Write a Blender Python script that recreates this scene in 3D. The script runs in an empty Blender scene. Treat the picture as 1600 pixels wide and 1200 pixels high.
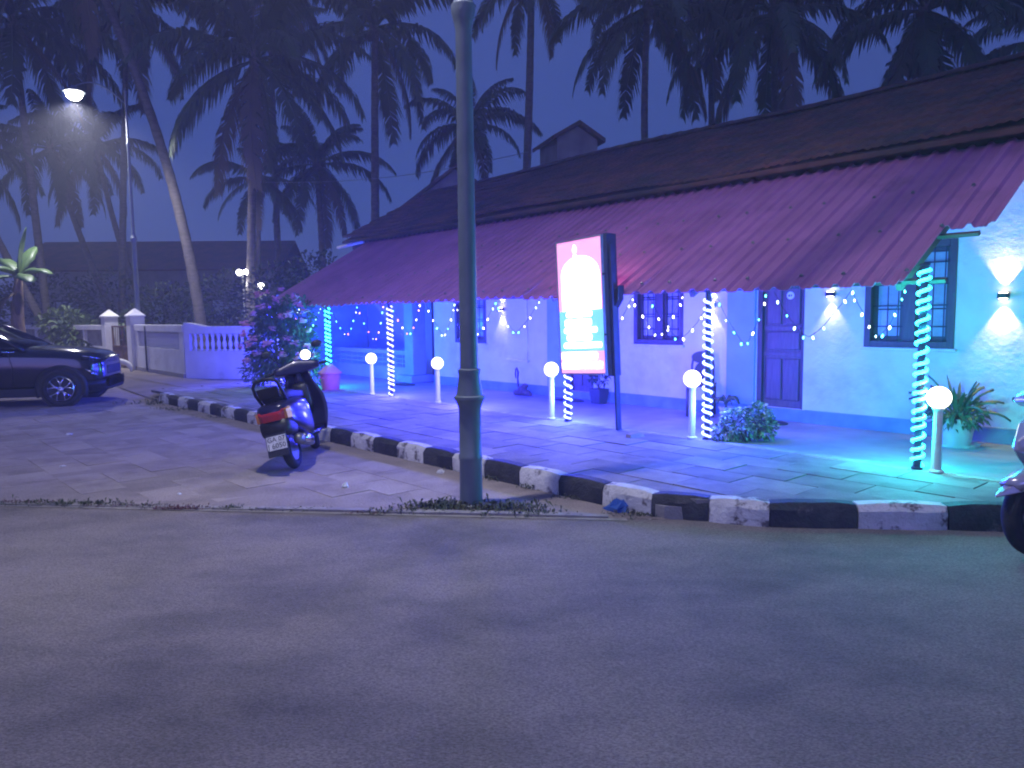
import bpy, bmesh, math, random
from math import sin, cos, pi, radians, sqrt
from mathutils import Vector, Matrix, Euler

random.seed(7)
scene = bpy.context.scene
COL = scene.collection
R = radians

# ------------------------------------------------------------------ camera
cam_data = bpy.data.cameras.new("camera")
cam_data.sensor_width = 36
cam_data.lens = 26.0
cam_data.clip_end = 3000
cam = bpy.data.objects.new("camera", cam_data)
COL.objects.link(cam)
_p, _r = R(5.3), R(0.65)
_fw = Vector((0, cos(_p), -sin(_p)))
_rt = Vector((1, 0, 0))
_up = _rt.cross(_fw)
_R = _rt * cos(_r) - _up * sin(_r)
_U = _up * cos(_r) + _rt * sin(_r)
_m = Matrix((_R, _U, -_fw)).transposed().to_4x4()
_m.translation = Vector((0, 0, 1.62))
cam.matrix_world = _m
scene.camera = cam

# ------------------------------------------------------------------ dusk sky, last light and exposure
world = bpy.data.worlds.new("World")
scene.world = world
world.use_nodes = True
_nt = world.node_tree
_bg = _nt.nodes["Background"]
_sky = _nt.nodes.new("ShaderNodeTexSky")
_sky.sky_type = 'NISHITA'
_sky.sun_disc = False
SUN_EL, SUN_ROT = R(2.0), R(180)
_sky.sun_elevation = SUN_EL
_sky.sun_rotation = SUN_ROT
_sky.air_density = 1.0
_sky.dust_density = 0.3
_sky.ozone_density = 5.0
_tint = _nt.nodes.new("ShaderNodeMix")
_tint.data_type = 'RGBA'
_tint.blend_type = 'MULTIPLY'
_tint.inputs[0].default_value = 1.0
_tint.inputs[7].default_value = (1.0, 0.70, 1.0, 1)
_nt.links.new(_sky.outputs[0], _tint.inputs[6])
_night = _nt.nodes.new("ShaderNodeMix")          # even night haze over the last of the dusk sky
_night.data_type = 'RGBA'
_night.inputs[0].default_value = 0.80
_night.inputs[7].default_value = (0.165, 0.245, 0.90, 1)
_nt.links.new(_tint.outputs[2], _night.inputs[6])
_nt.links.new(_night.outputs[2], _bg.inputs[0])
_bg.inputs[1].default_value = 0.34

_sd = bpy.data.lights.new("last_daylight", 'SUN')
_sd.energy = 1.2
_sd.angle = R(40)
_sd.color = (0.26, 0.26, 1.0)
_so = bpy.data.objects.new("last_daylight", _sd)
COL.objects.link(_so)
_so.rotation_euler = (R(88), 0, 0)

scene.view_settings.view_transform = 'Standard'
scene.view_settings.look = 'None'
scene.view_settings.gamma = 1.0
scene.view_settings.use_curve_mapping = False
scene.view_settings.exposure = 0.0
scene.cycles.max_bounces = 4
scene.cycles.diffuse_bounces = 2
scene.cycles.glossy_bounces = 2
scene.cycles.use_adaptive_sampling = True
scene.cycles.adaptive_threshold = 0.04
scene.cycles.transparent_max_bounces = 6
scene.cycles.sample_clamp_indirect = 4.0
scene.cycles.use_denoising = True
scene.cycles.filter_width = 2.0

# ------------------------------------------------------------------ helpers: materials
def mat(name, c1, c2=None, scale=6.0, rough=0.7, metal=0.0, bump=0.0, bscale=40.0, detail=2.0,
        contrast=(0.35, 0.65), c3=None, s3=1.5, t3=(0.5, 0.7), stretch=None, coat=0.0, rvar=0.0, coords='Object', ovar=0.0, speck=0.0, sscale=150.0):
    m = bpy.data.materials.new(name)
    m.use_nodes = True
    nt = m.node_tree
    b = nt.nodes["Principled BSDF"]
    b.inputs["Roughness"].default_value = rough
    b.inputs["Metallic"].default_value = metal
    if coat:
        b.inputs["Coat Weight"].default_value = coat
        b.inputs["Coat Roughness"].default_value = 0.08
    tc = nt.nodes.new("ShaderNodeTexCoord")
    if coords == 'World':
        src = nt.nodes.new("ShaderNodeNewGeometry").outputs["Position"]
    else:
        src = tc.outputs[coords]
    if stretch:
        mp = nt.nodes.new("ShaderNodeMapping")
        mp.inputs["Scale"].default_value = stretch
        nt.links.new(src, mp.inputs[0])
        src = mp.outputs[0]
    def noise(s, d=detail, rgh=0.6):
        n = nt.nodes.new("ShaderNodeTexNoise")
        n.inputs["Scale"].default_value = s
        n.inputs["Detail"].default_value = d
        n.inputs["Roughness"].default_value = rgh
        nt.links.new(src, n.inputs["Vector"])
        return n
    def ramp(inp, lo, hi):
        r = nt.nodes.new("ShaderNodeMapRange")
        r.inputs[1].default_value = lo
        r.inputs[2].default_value = hi
        r.clamp = True
        nt.links.new(inp, r.inputs[0])
        return r.outputs[0]
    def mix(f, a, bb):
        x = nt.nodes.new("ShaderNodeMix")
        x.data_type = 'RGBA'
        nt.links.new(f, x.inputs[0])
        for v, k in ((a, 6), (bb, 7)):
            if isinstance(v, tuple):
                x.inputs[k].default_value = (*v, 1)
            else:
                nt.links.new(v, x.inputs[k])
        return x.outputs[2]
    c2 = c2 or tuple(min(1, k * 0.72) for k in c1)
    n1 = noise(scale)
    f1 = ramp(n1.outputs[0], *contrast)
    out = mix(f1, c1, c2)
    if c3:
        n3 = noise(s3, 4.0, 0.7)
        out = mix(ramp(n3.outputs[0], *t3), out, c3)
    if speck:
        ns = noise(sscale, 1.0)
        ms = nt.nodes.new("ShaderNodeMapRange")
        ms.inputs[1].default_value = 0.3
        ms.inputs[2].default_value = 0.7
        ms.inputs[3].default_value = 1 - speck
        ms.inputs[4].default_value = 1 + speck
        nt.links.new(ns.outputs[0], ms.inputs[0])
        vs_ = nt.nodes.new("ShaderNodeVectorMath")
        vs_.operation = 'SCALE'
        nt.links.new(out, vs_.inputs[0])
        nt.links.new(ms.outputs[0], vs_.inputs["Scale"])
        out = vs_.outputs[0]
    if ovar:
        oi = nt.nodes.new("ShaderNodeObjectInfo")
        mr = nt.nodes.new("ShaderNodeMapRange")
        mr.inputs[3].default_value = 1 - ovar
        mr.inputs[4].default_value = 1 + ovar
        nt.links.new(oi.outputs["Random"], mr.inputs[0])
        mv = nt.nodes.new("ShaderNodeVectorMath")
        mv.operation = 'SCALE'
        nt.links.new(out, mv.inputs[0])
        nt.links.new(mr.outputs[0], mv.inputs["Scale"])
        out = mv.outputs[0]
    nt.links.new(out, b.inputs["Base Color"])
    if rvar:
        nr = nt.nodes.new("ShaderNodeMapRange")
        nr.inputs[3].default_value = max(0.02, rough - rvar)
        nr.inputs[4].default_value = min(1, rough + rvar)
        nt.links.new(n1.outputs[0], nr.inputs[0])
        nt.links.new(nr.outputs[0], b.inputs["Roughness"])
    if bump:
        nb = noise(bscale, 2.0, 0.65)
        bp = nt.nodes.new("ShaderNodeBump")
        bp.inputs["Strength"].default_value = bump
        bp.inputs["Distance"].default_value = 0.02
        nt.links.new(nb.outputs[0], bp.inputs["Height"])
        nt.links.new(bp.outputs[0], b.inputs["Normal"])
    return m

def emis(name, col, strength, base=(0.8, 0.8, 0.8), sample=True):
    m = bpy.data.materials.new(name)
    m.use_nodes = True
    b = m.node_tree.nodes["Principled BSDF"]
    b.inputs["Base Color"].default_value = (*base, 1)
    b.inputs["Roughness"].default_value = 0.4
    b.inputs["Emission Color"].default_value = (*col, 1)
    b.inputs["Emission Strength"].default_value = strength
    if not sample:
        m.cycles.emission_sampling = 'NONE'
    return m

def glass(name, col, rough=0.08):
    m = bpy.data.materials.new(name)
    m.use_nodes = True
    nt = m.node_tree
    b = nt.nodes["Principled BSDF"]
    b.inputs["Roughness"].default_value = rough
    b.inputs["IOR"].default_value = 1.45
    n = nt.nodes.new("ShaderNodeTexNoise")
    n.inputs["Scale"].default_value = 5
    x = nt.nodes.new("ShaderNodeMix")
    x.data_type = 'RGBA'
    x.inputs[6].default_value = (*col, 1)
    x.inputs[7].default_value = (*[k * 0.7 for k in col], 1)
    nt.links.new(n.outputs[0], x.inputs[0])
    nt.links.new(x.outputs[2], b.inputs["Base Color"])
    return m

# ------------------------------------------------------------------ helpers: meshes
class MB:
    def __init__(self):
        self.v, self.f = [], []
    def add(self, vs, fs):
        o = len(self.v)
        self.v += [tuple(p) for p in vs]
        self.f += [tuple(i + o for i in f) for f in fs]
        return self
    def box(self, c, s, rot=None):
        hx, hy, hz = s[0] / 2, s[1] / 2, s[2] / 2
        vs = [Vector((x, y, z)) for x in (-hx, hx) for y in (-hy, hy) for z in (-hz, hz)]
        if rot is not None:
            q = Euler(rot).to_matrix()
            vs = [q @ p for p in vs]
        c = Vector(c)
        return self.add([p + c for p in vs], [(0, 1, 3, 2), (4, 6, 7, 5), (0, 4, 5, 1), (2, 3, 7, 6), (0, 2, 6, 4), (1, 5, 7, 3)])
    def bx(self, x0, x1, y0, y1, z0, z1):
        return self.box(((x0 + x1) / 2, (y0 + y1) / 2, (z0 + z1) / 2), (abs(x1 - x0), abs(y1 - y0), abs(z1 - z0)))
    def loft(self, rings, cap=True, closed=True):
        n = len(rings[0])
        vs = [p for r in rings for p in r]
        fs = []
        for i in range(len(rings) - 1):
            for j in range(n if closed else n - 1):
                k = (j + 1) % n
                fs.append((i * n + j, i * n + k, (i + 1) * n + k, (i + 1) * n + j))
        if cap and closed:
            fs.append(tuple(range(n))[::-1])
            fs.append(tuple((len(rings) - 1) * n + j for j in range(n)))
        return self.add(vs, fs)
    def tube(self, pts, r, n=8, cap=True, flat=1.0):
        pts = [Vector(p) for p in pts]
        rings = []
        ref = None
        for i, p in enumerate(pts):
            a, b = pts[max(0, i - 1)], pts[min(len(pts) - 1, i + 1)]
            t = (b - a).normalized()
            if ref is None:
                ref = Vector((0, 0, 1)) if abs(t.z) < 0.9 else Vector((1, 0, 0))
            x = t.cross(ref)
            if x.length < 1e-4:
                x = t.orthogonal()
            x.normalize()
            y = t.cross(x).normalized()
            ref = -y if False else ref - t * ref.dot(t)
            if ref.length < 1e-4:
                ref = y
            ref.normalize()
            rr = r[i] if isinstance(r, (list, tuple)) else r
            rings.append([p + (x * cos(2 * pi * k / n) + y * sin(2 * pi * k / n) * flat) * rr for k in range(n)])
        return self.loft(rings, cap)
    def lathe(self, prof, n=20, c=(0, 0, 0), axis='z', cap=True):
        c = Vector(c)
        rings = []
        for r, z in prof:
            ring = []
            for k in range(n):
                a = 2 * pi * k / n
                if axis == 'z':
                    q = Vector((r * cos(a), r * sin(a), z))
                elif axis == 'y':
                    q = Vector((r * cos(a), z, -r * sin(a)))
                else:
                    q = Vector((z, r * cos(a), r * sin(a)))
                ring.append(c + q)
            rings.append(ring)
        return self.loft(rings, cap)
    def torus(self, c, R0, r0, axis='y', n=28, m=10, sx=1.0):
        c = Vector(c)
        vs, fs = [], []
        for i in range(n):
            a = 2 * pi * i / n
            for j in range(m):
                b = 2 * pi * j / m
                rr = R0 + r0 * cos(b)
                h = r0 * sin(b) * sx
                if axis == 'y':
                    vs.append(c + Vector((rr * cos(a), h, rr * sin(a))))
                elif axis == 'z':
                    vs.append(c + Vector((rr * cos(a), rr * sin(a), h)))
                else:
                    vs.append(c + Vector((h, rr * cos(a), rr * sin(a))))
        for i in range(n):
            for j in range(m):
                k, l = (i + 1) % n, (j + 1) % m
                fs.append((i * m + j, k * m + j, k * m + l, i * m + l))
        return self.add(vs, fs)
    def sphere(self, c, r, n=16, m=10, s=(1, 1, 1)):
        prof = [(r * sin(pi * (i + 0.02) / (m + 0.04)), -r * cos(pi * (i + 0.02) / (m + 0.04))) for i in range(m + 1)]
        c = Vector(c)
        rings = [[c + Vector((a * cos(2 * pi * k / n) * s[0], a * sin(2 * pi * k / n) * s[1], z * s[2])) for k in range(n)] for a, z in prof]
        return self.loft(rings)
    def prism(self, poly, a0, a1, axis='y'):
        def P(p, t):
            return {'y': (p[0], t, p[1]), 'x': (t, p[0], p[1]), 'z': (p[0], p[1], t)}[axis]
        return self.loft([[P(p, a0) for p in poly], [P(p, a1) for p in poly]])
    def grid(self, fn, nu, nv):
        vs = [fn(i / nu, j / nv) for i in range(nu + 1) for j in range(nv + 1)]
        fs = [(i * (nv + 1) + j, (i + 1) * (nv + 1) + j, (i + 1) * (nv + 1) + j + 1, i * (nv + 1) + j + 1) for i in range(nu) for j in range(nv)]
        return self.add(vs, fs)
    def mesh(self, name, m, smooth=False):
        me = bpy.data.meshes.new(name)
        me.from_pydata(self.v, [], self.f)
        bm = bmesh.new()
        bm.from_mesh(me)
        bmesh.ops.recalc_face_normals(bm, faces=bm.faces)
        bm.to_mesh(me)
        bm.free()
        if m is not None:
            me.materials.append(m)
        if smooth:
            me.shade_smooth()
        me.update()
        return me

def link(name, data, parent=None, loc=(0, 0, 0), rot=(0, 0, 0), scale=None):
    o = bpy.data.objects.new(name, data)
    COL.objects.link(o)
    o.parent = parent
    o.location = loc
    o.rotation_euler = rot
    if scale:
        o.scale = scale if isinstance(scale, tuple) else (scale,) * 3
    return o

def ob(name, mb, m, parent=None, loc=(0, 0, 0), rot=(0, 0, 0), smooth=False, bevel=0.0, sub=0, auto=False):
    me = mb.mesh(name, m, smooth)
    if auto:
        bm = bmesh.new()
        bm.from_mesh(me)
        for e in bm.edges:
            if len(e.link_faces) == 2 and e.calc_face_angle(0) > R(38):
                e.smooth = False
        for f in bm.faces:
            f.smooth = True
        bm.to_mesh(me)
        bm.free()
    o = link(name, me, parent, loc, rot)
    if bevel:
        md = o.modifiers.new("bevel", 'BEVEL')
        md.width = bevel
        md.segments = 2
        md.limit_method = 'ANGLE'
    if sub:
        md = o.modifiers.new("sub", 'SUBSURF')
        md.levels = sub
        md.render_levels = sub
    return o

def tag(o, label=None, cat=None, group=None, kind=None):
    if label:
        o["label"] = label
    if cat:
        o["category"] = cat
    if group:
        o["group"] = group
    if kind:
        o["kind"] = kind
    return o

def thing(name, label, cat, loc=(0, 0, 0), rz=0.0, group=None, rot=None):
    o = link(name, None, None, loc, rot or (0, 0, rz))
    o.empty_display_size = 0.1
    return tag(o, label, cat, group)

def structure(o):
    o["kind"] = "structure"
    return o

def lamp(name, kind, parent, loc, energy, col, **kw):
    d = bpy.data.lights.new(name, kind)
    d.energy = energy
    d.color = col
    rot = kw.pop("rot", (0, 0, 0))
    for k, v in kw.items():
        setattr(d, k, v)
    return link(name, d, parent, loc, rot)

def text_mesh(body, size, m, name, parent, loc, rot, extrude=0.001, align='CENTER'):
    cu = bpy.data.curves.new(name, 'FONT')
    cu.body = body
    cu.size = size
    cu.extrude = extrude
    cu.resolution_u = 2
    cu.align_x = align
    cu.align_y = 'CENTER'
    t = bpy.data.objects.new(name + "_curve", cu)
    COL.objects.link(t)
    dg = bpy.context.evaluated_depsgraph_get()
    me = bpy.data.meshes.new_from_object(t.evaluated_get(dg))
    bpy.data.objects.remove(t)
    bpy.data.curves.remove(cu)
    me.materials.clear()
    me.materials.append(m)
    return link(name, me, parent, loc, rot)

# house frame: u runs along the veranda (away from the camera), v runs into the house
TH = R(41.2)
O0 = Vector((3.70, 6.67, 0.0))
UD = Vector((-sin(TH), cos(TH), 0))
VD = Vector((cos(TH), sin(TH), 0))
HR = TH - pi / 2          # local x = -u, local y = v
def hp(u, v, z=0.0):
    return O0 + UD * u + VD * v + Vector((0, 0, z))
def clip_poly(poly, nx, ny, c):
    """keep nx*x + ny*y <= c"""
    out = []
    for i in range(len(poly)):
        a, b = poly[i], poly[(i + 1) % len(poly)]
        da, db = nx * a[0] + ny * a[1] - c, nx * b[0] + ny * b[1] - c
        if da <= 0:
            out.append(a)
        if da * db < 0:
            t = da / (da - db)
            out.append((a[0] + (b[0] - a[0]) * t, a[1] + (b[1] - a[1]) * t))
    return out

# ------------------------------------------------------------------ materials
M_road = mat("dusty_asphalt", (0.125, 0.112, 0.102), (0.205, 0.18, 0.16), 1.3, 0.92, bump=0.55, bscale=75, detail=6.0, contrast=(0.38, 0.62), speck=0.32, sscale=110, c3=(0.255, 0.22, 0.19), s3=0.45, t3=(0.42, 0.62), stretch=(0.75, 1.2, 1))
M_dirt = mat("sandy_dirt", speck=0.25, sscale=90, c1=(0.32, 0.268, 0.235), c2=(0.24, 0.20, 0.175), scale=2.5, rough=0.95, bump=0.5, bscale=30, c3=(0.34, 0.29, 0.25), s3=0.8)
M_paver = mat("dusty_paver", (0.33, 0.275, 0.245), (0.25, 0.205, 0.18), 3.0, 0.92, speck=0.2, sscale=90, bump=0.4, bscale=45, c3=(0.38, 0.32, 0.28), s3=1.2, t3=(0.40, 0.58), coords='World', ovar=0.035)
M_slab = mat("pavement_slab", (0.30, 0.26, 0.24), (0.20, 0.17, 0.16), 3.0, 0.75, bump=0.35, bscale=35, c3=(0.13, 0.11, 0.10), s3=2.0, t3=(0.55, 0.75), coords='World', ovar=0.18)
M_slab2 = mat("pavement_slab_dark", (0.23, 0.20, 0.19), (0.16, 0.14, 0.13), 3.0, 0.8, bump=0.35, bscale=35, c3=(0.12, 0.10, 0.09), s3=2.0, t3=(0.55, 0.75))
M_kwhite = mat("worn_white_kerb_paint", (0.72, 0.70, 0.66), (0.60, 0.58, 0.54), 9, 0.8, bump=0.6, bscale=30, c3=(0.14, 0.12, 0.11), s3=4.2, t3=(0.52, 0.60), coords='World')
M_kblack = mat("worn_black_kerb_paint", (0.028, 0.028, 0.03), (0.05, 0.048, 0.045), 9, 0.7, bump=0.6, bscale=30, c3=(0.20, 0.18, 0.16), s3=3.6, t3=(0.60, 0.70), coords='World')
M_conc = mat("concrete", (0.34, 0.32, 0.29), (0.24, 0.22, 0.20), 7, 0.85, bump=0.4, bscale=40)
M_floor = mat("veranda_cement", (0.32, 0.31, 0.31), (0.25, 0.24, 0.24), 2.2, 0.42, bump=0.08, bscale=25, rvar=0.12)
M_wall = mat("pale_plaster", (0.74, 0.75, 0.70), (0.66, 0.67, 0.62), 2.5, 0.85, bump=0.35, bscale=14, c3=(0.50, 0.50, 0.46), s3=1.3, t3=(0.52, 0.8))
M_plinth = mat("blue_grey_plinth_paint", (0.20, 0.32, 0.38), (0.15, 0.25, 0.30), 4, 0.7, bump=0.2, bscale=20)
M_pil = mat("light_blue_paint", (0.28, 0.46, 0.60), (0.24, 0.40, 0.52), 3, 0.7, bump=0.15, bscale=20)
M_door = mat("door_wood", (0.16, 0.11, 0.10), (0.11, 0.075, 0.07), 5, 0.5, bump=0.2, bscale=40, stretch=(6, 6, 0.7))
M_frame = mat("dark_window_frame", (0.10, 0.07, 0.06), (0.07, 0.05, 0.045), 6, 0.55, bump=0.15, bscale=40, stretch=(6, 6, 0.8))
M_pane = glass("window_glass", (0.42, 0.48, 0.50), 0.2)
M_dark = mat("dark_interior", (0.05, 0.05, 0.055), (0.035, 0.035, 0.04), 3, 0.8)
M_awn = mat("red_oxide_sheet", (0.42, 0.17, 0.36), (0.34, 0.135, 0.29), 1.6, 0.55, bump=0.12, bscale=30, c3=(0.25, 0.10, 0.20), s3=1.2, t3=(0.55, 0.78), rvar=0.1, coords='World', ovar=0.06)
M_tile = mat("old_clay_tile", (0.16, 0.075, 0.055), (0.085, 0.05, 0.045), 2.2, 0.9, bump=0.4, bscale=30, c3=(0.05, 0.045, 0.042), s3=1.0, t3=(0.45, 0.65))
M_wood = mat("weathered_wood", (0.12, 0.085, 0.065), (0.08, 0.055, 0.045), 5, 0.8, bump=0.3, bscale=40)
M_iron = mat("grey_green_lamp_paint", (0.17, 0.205, 0.235), (0.135, 0.165, 0.19), 4, 0.45, bump=0.12, bscale=25, c3=(0.26, 0.30, 0.33), s3=3.0, t3=(0.62, 0.75))
M_black = mat("black_plastic", (0.018, 0.018, 0.02), (0.03, 0.03, 0.032), 20, 0.45, bump=0.05, bscale=90)
M_rubber = mat("tyre_rubber", (0.018, 0.018, 0.018), (0.032, 0.03, 0.028), 20, 0.85, bump=0.3, bscale=60)
M_chrome = mat("bright_metal", (0.72, 0.72, 0.74), (0.6, 0.6, 0.62), 10, 0.2, metal=1.0)
M_steel = mat("dull_steel", (0.30, 0.30, 0.31), (0.2, 0.2, 0.21), 14, 0.45, metal=0.8)
M_white = mat("white_paint", (0.78, 0.77, 0.75), (0.70, 0.69, 0.66), 4, 0.65, bump=0.12, bscale=25)
M_ww = mat("white_wall_paint", (0.76, 0.75, 0.74), (0.66, 0.64, 0.62), 2.5, 0.85, bump=0.3, bscale=16, c3=(0.45, 0.42, 0.39), s3=1.4, t3=(0.62, 0.8))
M_wire = mat("dark_cable", (0.03, 0.035, 0.03), None, 20, 0.6)

# ================================================================== the setting
def sheet(name, poly, z, m):
    mb = MB()
    mb.add([(x, y, z) for x, y in poly], [tuple(range(len(poly)))])
    return structure(ob(name, mb, m))

# edge between road and parking ground
def edge_y(x):
    return 5.88 - 0.127 * x if x < 1.2 else 5.73 - 0.02 * (x - 1.2) - 0.1
M_ground = mat("far_dark_soil", (0.10, 0.085, 0.07), (0.07, 0.06, 0.05), 0.4, 0.95, bump=0.3, bscale=8, coords='World')
sheet("ground", [(-400, -400), (400, -400), (400, 600), (-400, 600)], -0.03, M_ground)
sheet("road", [(-60, -12), (60, -12), (60, 2.5), (20, 4.6), (1.2, 5.73), (-6, 6.64), (-60, 13.5)], -0.004, M_road)

# parking ground: dirt bed with dusty pavers lying in it
K = [(9.0, 4.75), (1.94, 5.48), (1.10, 5.82), (-6.95, 14.45)]        # front line of the kerb
sheet("parking_ground", [(1.25, 5.72), (-60, 13.4), (-60, 40), (-20.5, 31.0), (-11.6, 22.3), (-8.2, 17.4), (-6.95, 14.45), (1.10, 5.82)], 0.0, M_dirt)
park = bpy.data.objects["parking_ground"]
ang = math.atan2(14.45 - 5.82, -6.95 - 1.10)
ca, sa = cos(ang), sin(ang)
pav_me = MB().box((0, 0, 0), (0.594, 0.394, 0.03)).mesh("paver", M_paver)
cand = []
for j in range(1, 22):
    for i in range(-4, 26):
        # along kerb direction s, across t (to the left / towards the road)
        s = i * 0.6 + (0.3 if j % 2 else 0)
        t = 0.1 + j * 0.4
        x = 1.10 + ca * s - sa * t
        y = 5.82 + sa * s + ca * t
        if y < edge_y(x) + 0.42 or y > 15.5 or x < -11.5:
            continue
        if x > -0.05 + 0.5 and y < 6.6:
            continue
        cand.append((x * x + y * y, x, y))
cand.sort()
rest = MB()
for k, (d, x, y) in enumerate(cand):
    z = -0.0135 + random.uniform(-0.003, 0.003)
    tilt = (random.uniform(-.006, .006), random.uniform(-.006, .006), ang + random.uniform(-.008, .008))
    if k < 300:
        link("paver", pav_me, park, (x, y, z), tilt)
    else:
        rest.box((x, y, z), (0.588, 0.388, 0.03), tilt)
if rest.v:
    tag(ob("far_pavers", rest, M_paver, park), kind="stuff")

# flush concrete edging between road and parking
edging = structure(ob("edging", MB().add([(-14, 7.59, 0.001), (0.9, 5.70, 0.001), (0.9, 5.76, 0.001), (-14, 7.65, 0.001)], [(0, 1, 2, 3)]), M_conc))
ed_me = MB().box((0, 0, 0), (0.97, 0.085, 0.09)).mesh("edging_stone", M_conc)
ea = math.atan2(-0.127, 1)
for i in range(14):
    x = 0.28 - i * 0.98
    o = link("edging_stone", ed_me, edging, (x, edge_y(x) + 0.02 + random.uniform(-.012, .012), -0.03 + random.uniform(-.008, .006)), (random.uniform(-.02, .02), random.uniform(-.006, .006), ea))

# kerb of alternately painted stones
kerb = structure(ob("kerb", MB().prism([(1.2, 5.75), (1.95, 5.60), (8.9, 4.90), (8.9, 4.94), (1.97, 5.64), (-6.9, 14.6), (-6.95, 14.55)], -0.02, 0.10, 'z'), M_conc))
def kerb_stone(p, q, m, h=0.185):
    p, q = Vector((*p, 0)), Vector((*q, 0))
    L = (q - p).length
    mb = MB()
    rings = []
    n = 4
    for i in range(n + 1):
        x = -L / 2 + L * i / n
        e = 0.012 if i in (0, n) else 0
        j = lambda: random.uniform(-0.007, 0.007)
        rings.append([(x, 0.0 + e + j(), -0.05), (x, 0.0 + e + j(), h - 0.055 + j()), (x, 0.045 + j(), h - e + j() * .5), (x, 0.15, h - e + j() * .4), (x, 0.16, -0.05)])
    # local y points to the pavement side
    mb.loft(rings)
    o = ob("kerb_stone", mb, m, kerb, (p + q) / 2, (0, 0, math.atan2((q - p).y, (q - p).x)), auto=True)
    return o
def along(a, b, n, first):
    for i in range(n):
        t0, t1 = i / n, (i + 1) / n
        L = (Vector(b) - Vector(a)).length
        g = 0.006 / L
        p = (a[0] + (b[0] - a[0]) * (t0 + g), a[1] + (b[1] - a[1]) * (t0 + g))
        q = (a[0] + (b[0] - a[0]) * (t1 - g), a[1] + (b[1] - a[1]) * (t1 - g))
        # right to left: pavement is on the left-hand side of q->p, so swap ends
        kerb_stone(q, p, (M_kwhite, M_kblack)[(i + first) % 2])
along(K[0], K[1], 11, 1)
along(K[1], K[2], 2, 0)
along(K[2], K[3], 23, 0)

# pavement: base and single slabs
KD = (Vector(K[3]) - Vector(K[2])).normalized()
kn = Vector((-KD.y, KD.x))              # to the left (parking side)
kc = kn.dot(Vector(K[2]))
KD2 = (Vector(K[1]) - Vector(K[0])).normalized()
kn2 = Vector((-KD2.y, KD2.x))
kc2 = kn2.dot(Vector(K[1]))
def clip_pave(poly, off):
    poly = clip_poly(poly, kn.x, kn.y, kc - off)
    if len(poly) > 2:
        poly = clip_poly(poly, kn2.x, kn2.y, kc2 - off)
    if len(poly) > 2:   # stay in front of the veranda edge (v <= -0.07)
        poly = clip_poly(poly, VD.x, VD.y, VD.dot(O0) - 0.07)
    return poly
far = [tuple(hp(-7.5, -0.07).xy), tuple(hp(14.0, -0.07).xy), (-6.75, 14.42), (1.17, 5.95), (2.0, 5.62), (8.9, 4.92)]
pavement = structure(ob("pavement", MB().add([(x, y, 0.150) for x, y in far], [tuple(range(len(far)))]), M_dirt))
SL, SW = 0.60, 0.40
slab_me = {}
for nm, mm in (("a", M_slab), ("b", M_slab2)):
    slab_me[nm] = MB().box((0, 0, 0), (SL - 0.012, SW - 0.012, 0.05)).mesh("paving_slab", mm)
slabs = []
for j in range(0, 9):
    v0 = -0.07 - SW * (j + 1)
    for i in range(-14, 27):
        u0 = i * SL + (SL / 2 if j % 2 else 0)
        c4 = [(u0, v0), (u0 + SL, v0), (u0 + SL, v0 + SW), (u0, v0 + SW)]
        poly = [tuple(hp(a, b).xy) for a, b in c4][::-1]
        cp = clip_pave(poly, 0.155)
        if len(cp) < 3:
            continue
        area = abs(sum(cp[k][0] * cp[(k + 1) % len(cp)][1] - cp[(k + 1) % len(cp)][0] * cp[k][1] for k in range(len(cp)))) / 2
        if area < 0.02 or u0 > 13.6:
            continue
        c = hp(u0 + SL / 2, v0 + SW / 2)
        zt = 0.143 + random.uniform(-0.004, 0.004)
        m = "a" if random.random() < 0.62 else "b"
        if len(cp) == 4 and area > SL * SW * 0.995:
            link("paving_slab", slab_me[m], pavement, (c.x, c.y, zt), (random.uniform(-.008, .008), random.uniform(-.008, .008), HR))
        else:
            cx = sum(p[0] for p in cp) / len(cp)
            cy = sum(p[1] for p in cp) / len(cp)
            pts = [((p[0] - cx) * 0.985, (p[1] - cy) * 0.985) for p in cp]
            ob("paving_slab", MB().prism(pts, -0.025, 0.025, 'z'), M_slab if m == "a" else M_slab2, pavement, (cx, cy, zt))

# far end of the pavement: rough concrete apron sloping down to the gate
ap = [(-6.95, 14.45), (-6.1, 14.9), (-5.4, 16.3), (-5.2, 19.5), (-9.0, 20.5), (-12.6, 24.2), (-20.4, 31.5), (-20.9, 30.9), (-12.4, 22.0), (-9.4, 17.6)]
apz = [0.02, 0.14, 0.14, 0.10, 0.06, 0.06, 0.06, 0.03, 0.03, 0.02]
apron = structure(ob("concrete_apron", MB().add([(x, y, z) for (x, y), z in zip(ap, apz)], [tuple(range(len(ap)))]), mat("rough_apron", (0.23, 0.19, 0.165), (0.16, 0.13, 0.115), 1.6, 0.9, bump=0.5, bscale=20, coords='World')))

# veranda floor with pale border strip
vf = structure(ob("veranda_floor", MB().prism([tuple(hp(a, b).xy) for a, b in ((-7.5, 0.075), (15.5, 0.075), (15.5, 3.4), (-7.5, 3.4))], 0.02, 0.170, 'z'), M_floor))
vb = structure(ob("veranda_edge", MB().bx(-15.5, 7.5, -0.04, 0.04, 0.02, 0.12), M_conc, None, hp(0, 0, 0), (0, 0, HR)))
eb_me = [MB().loft([[(x, -0.065 + random.uniform(-.008, .008), 0.03), (x, -0.065 + random.uniform(-.008, .008), 0.165 + random.uniform(-.008, .004)), (x, -0.05, 0.178 + random.uniform(-.004, .004)), (x, 0.07 + random.uniform(-.008, .008), 0.178 + random.uniform(-.004, .003)), (x, 0.07, 0.03)] for x in (-0.745, -0.45, -0.2, 0.1, 0.4, 0.745)]).mesh("edge_stone", mat("pale_edge_cement", (0.44, 0.42, 0.40), (0.30, 0.28, 0.26), 5, 0.8, bump=0.4, bscale=35, coords='World')) for _ in range(3)]
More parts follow.
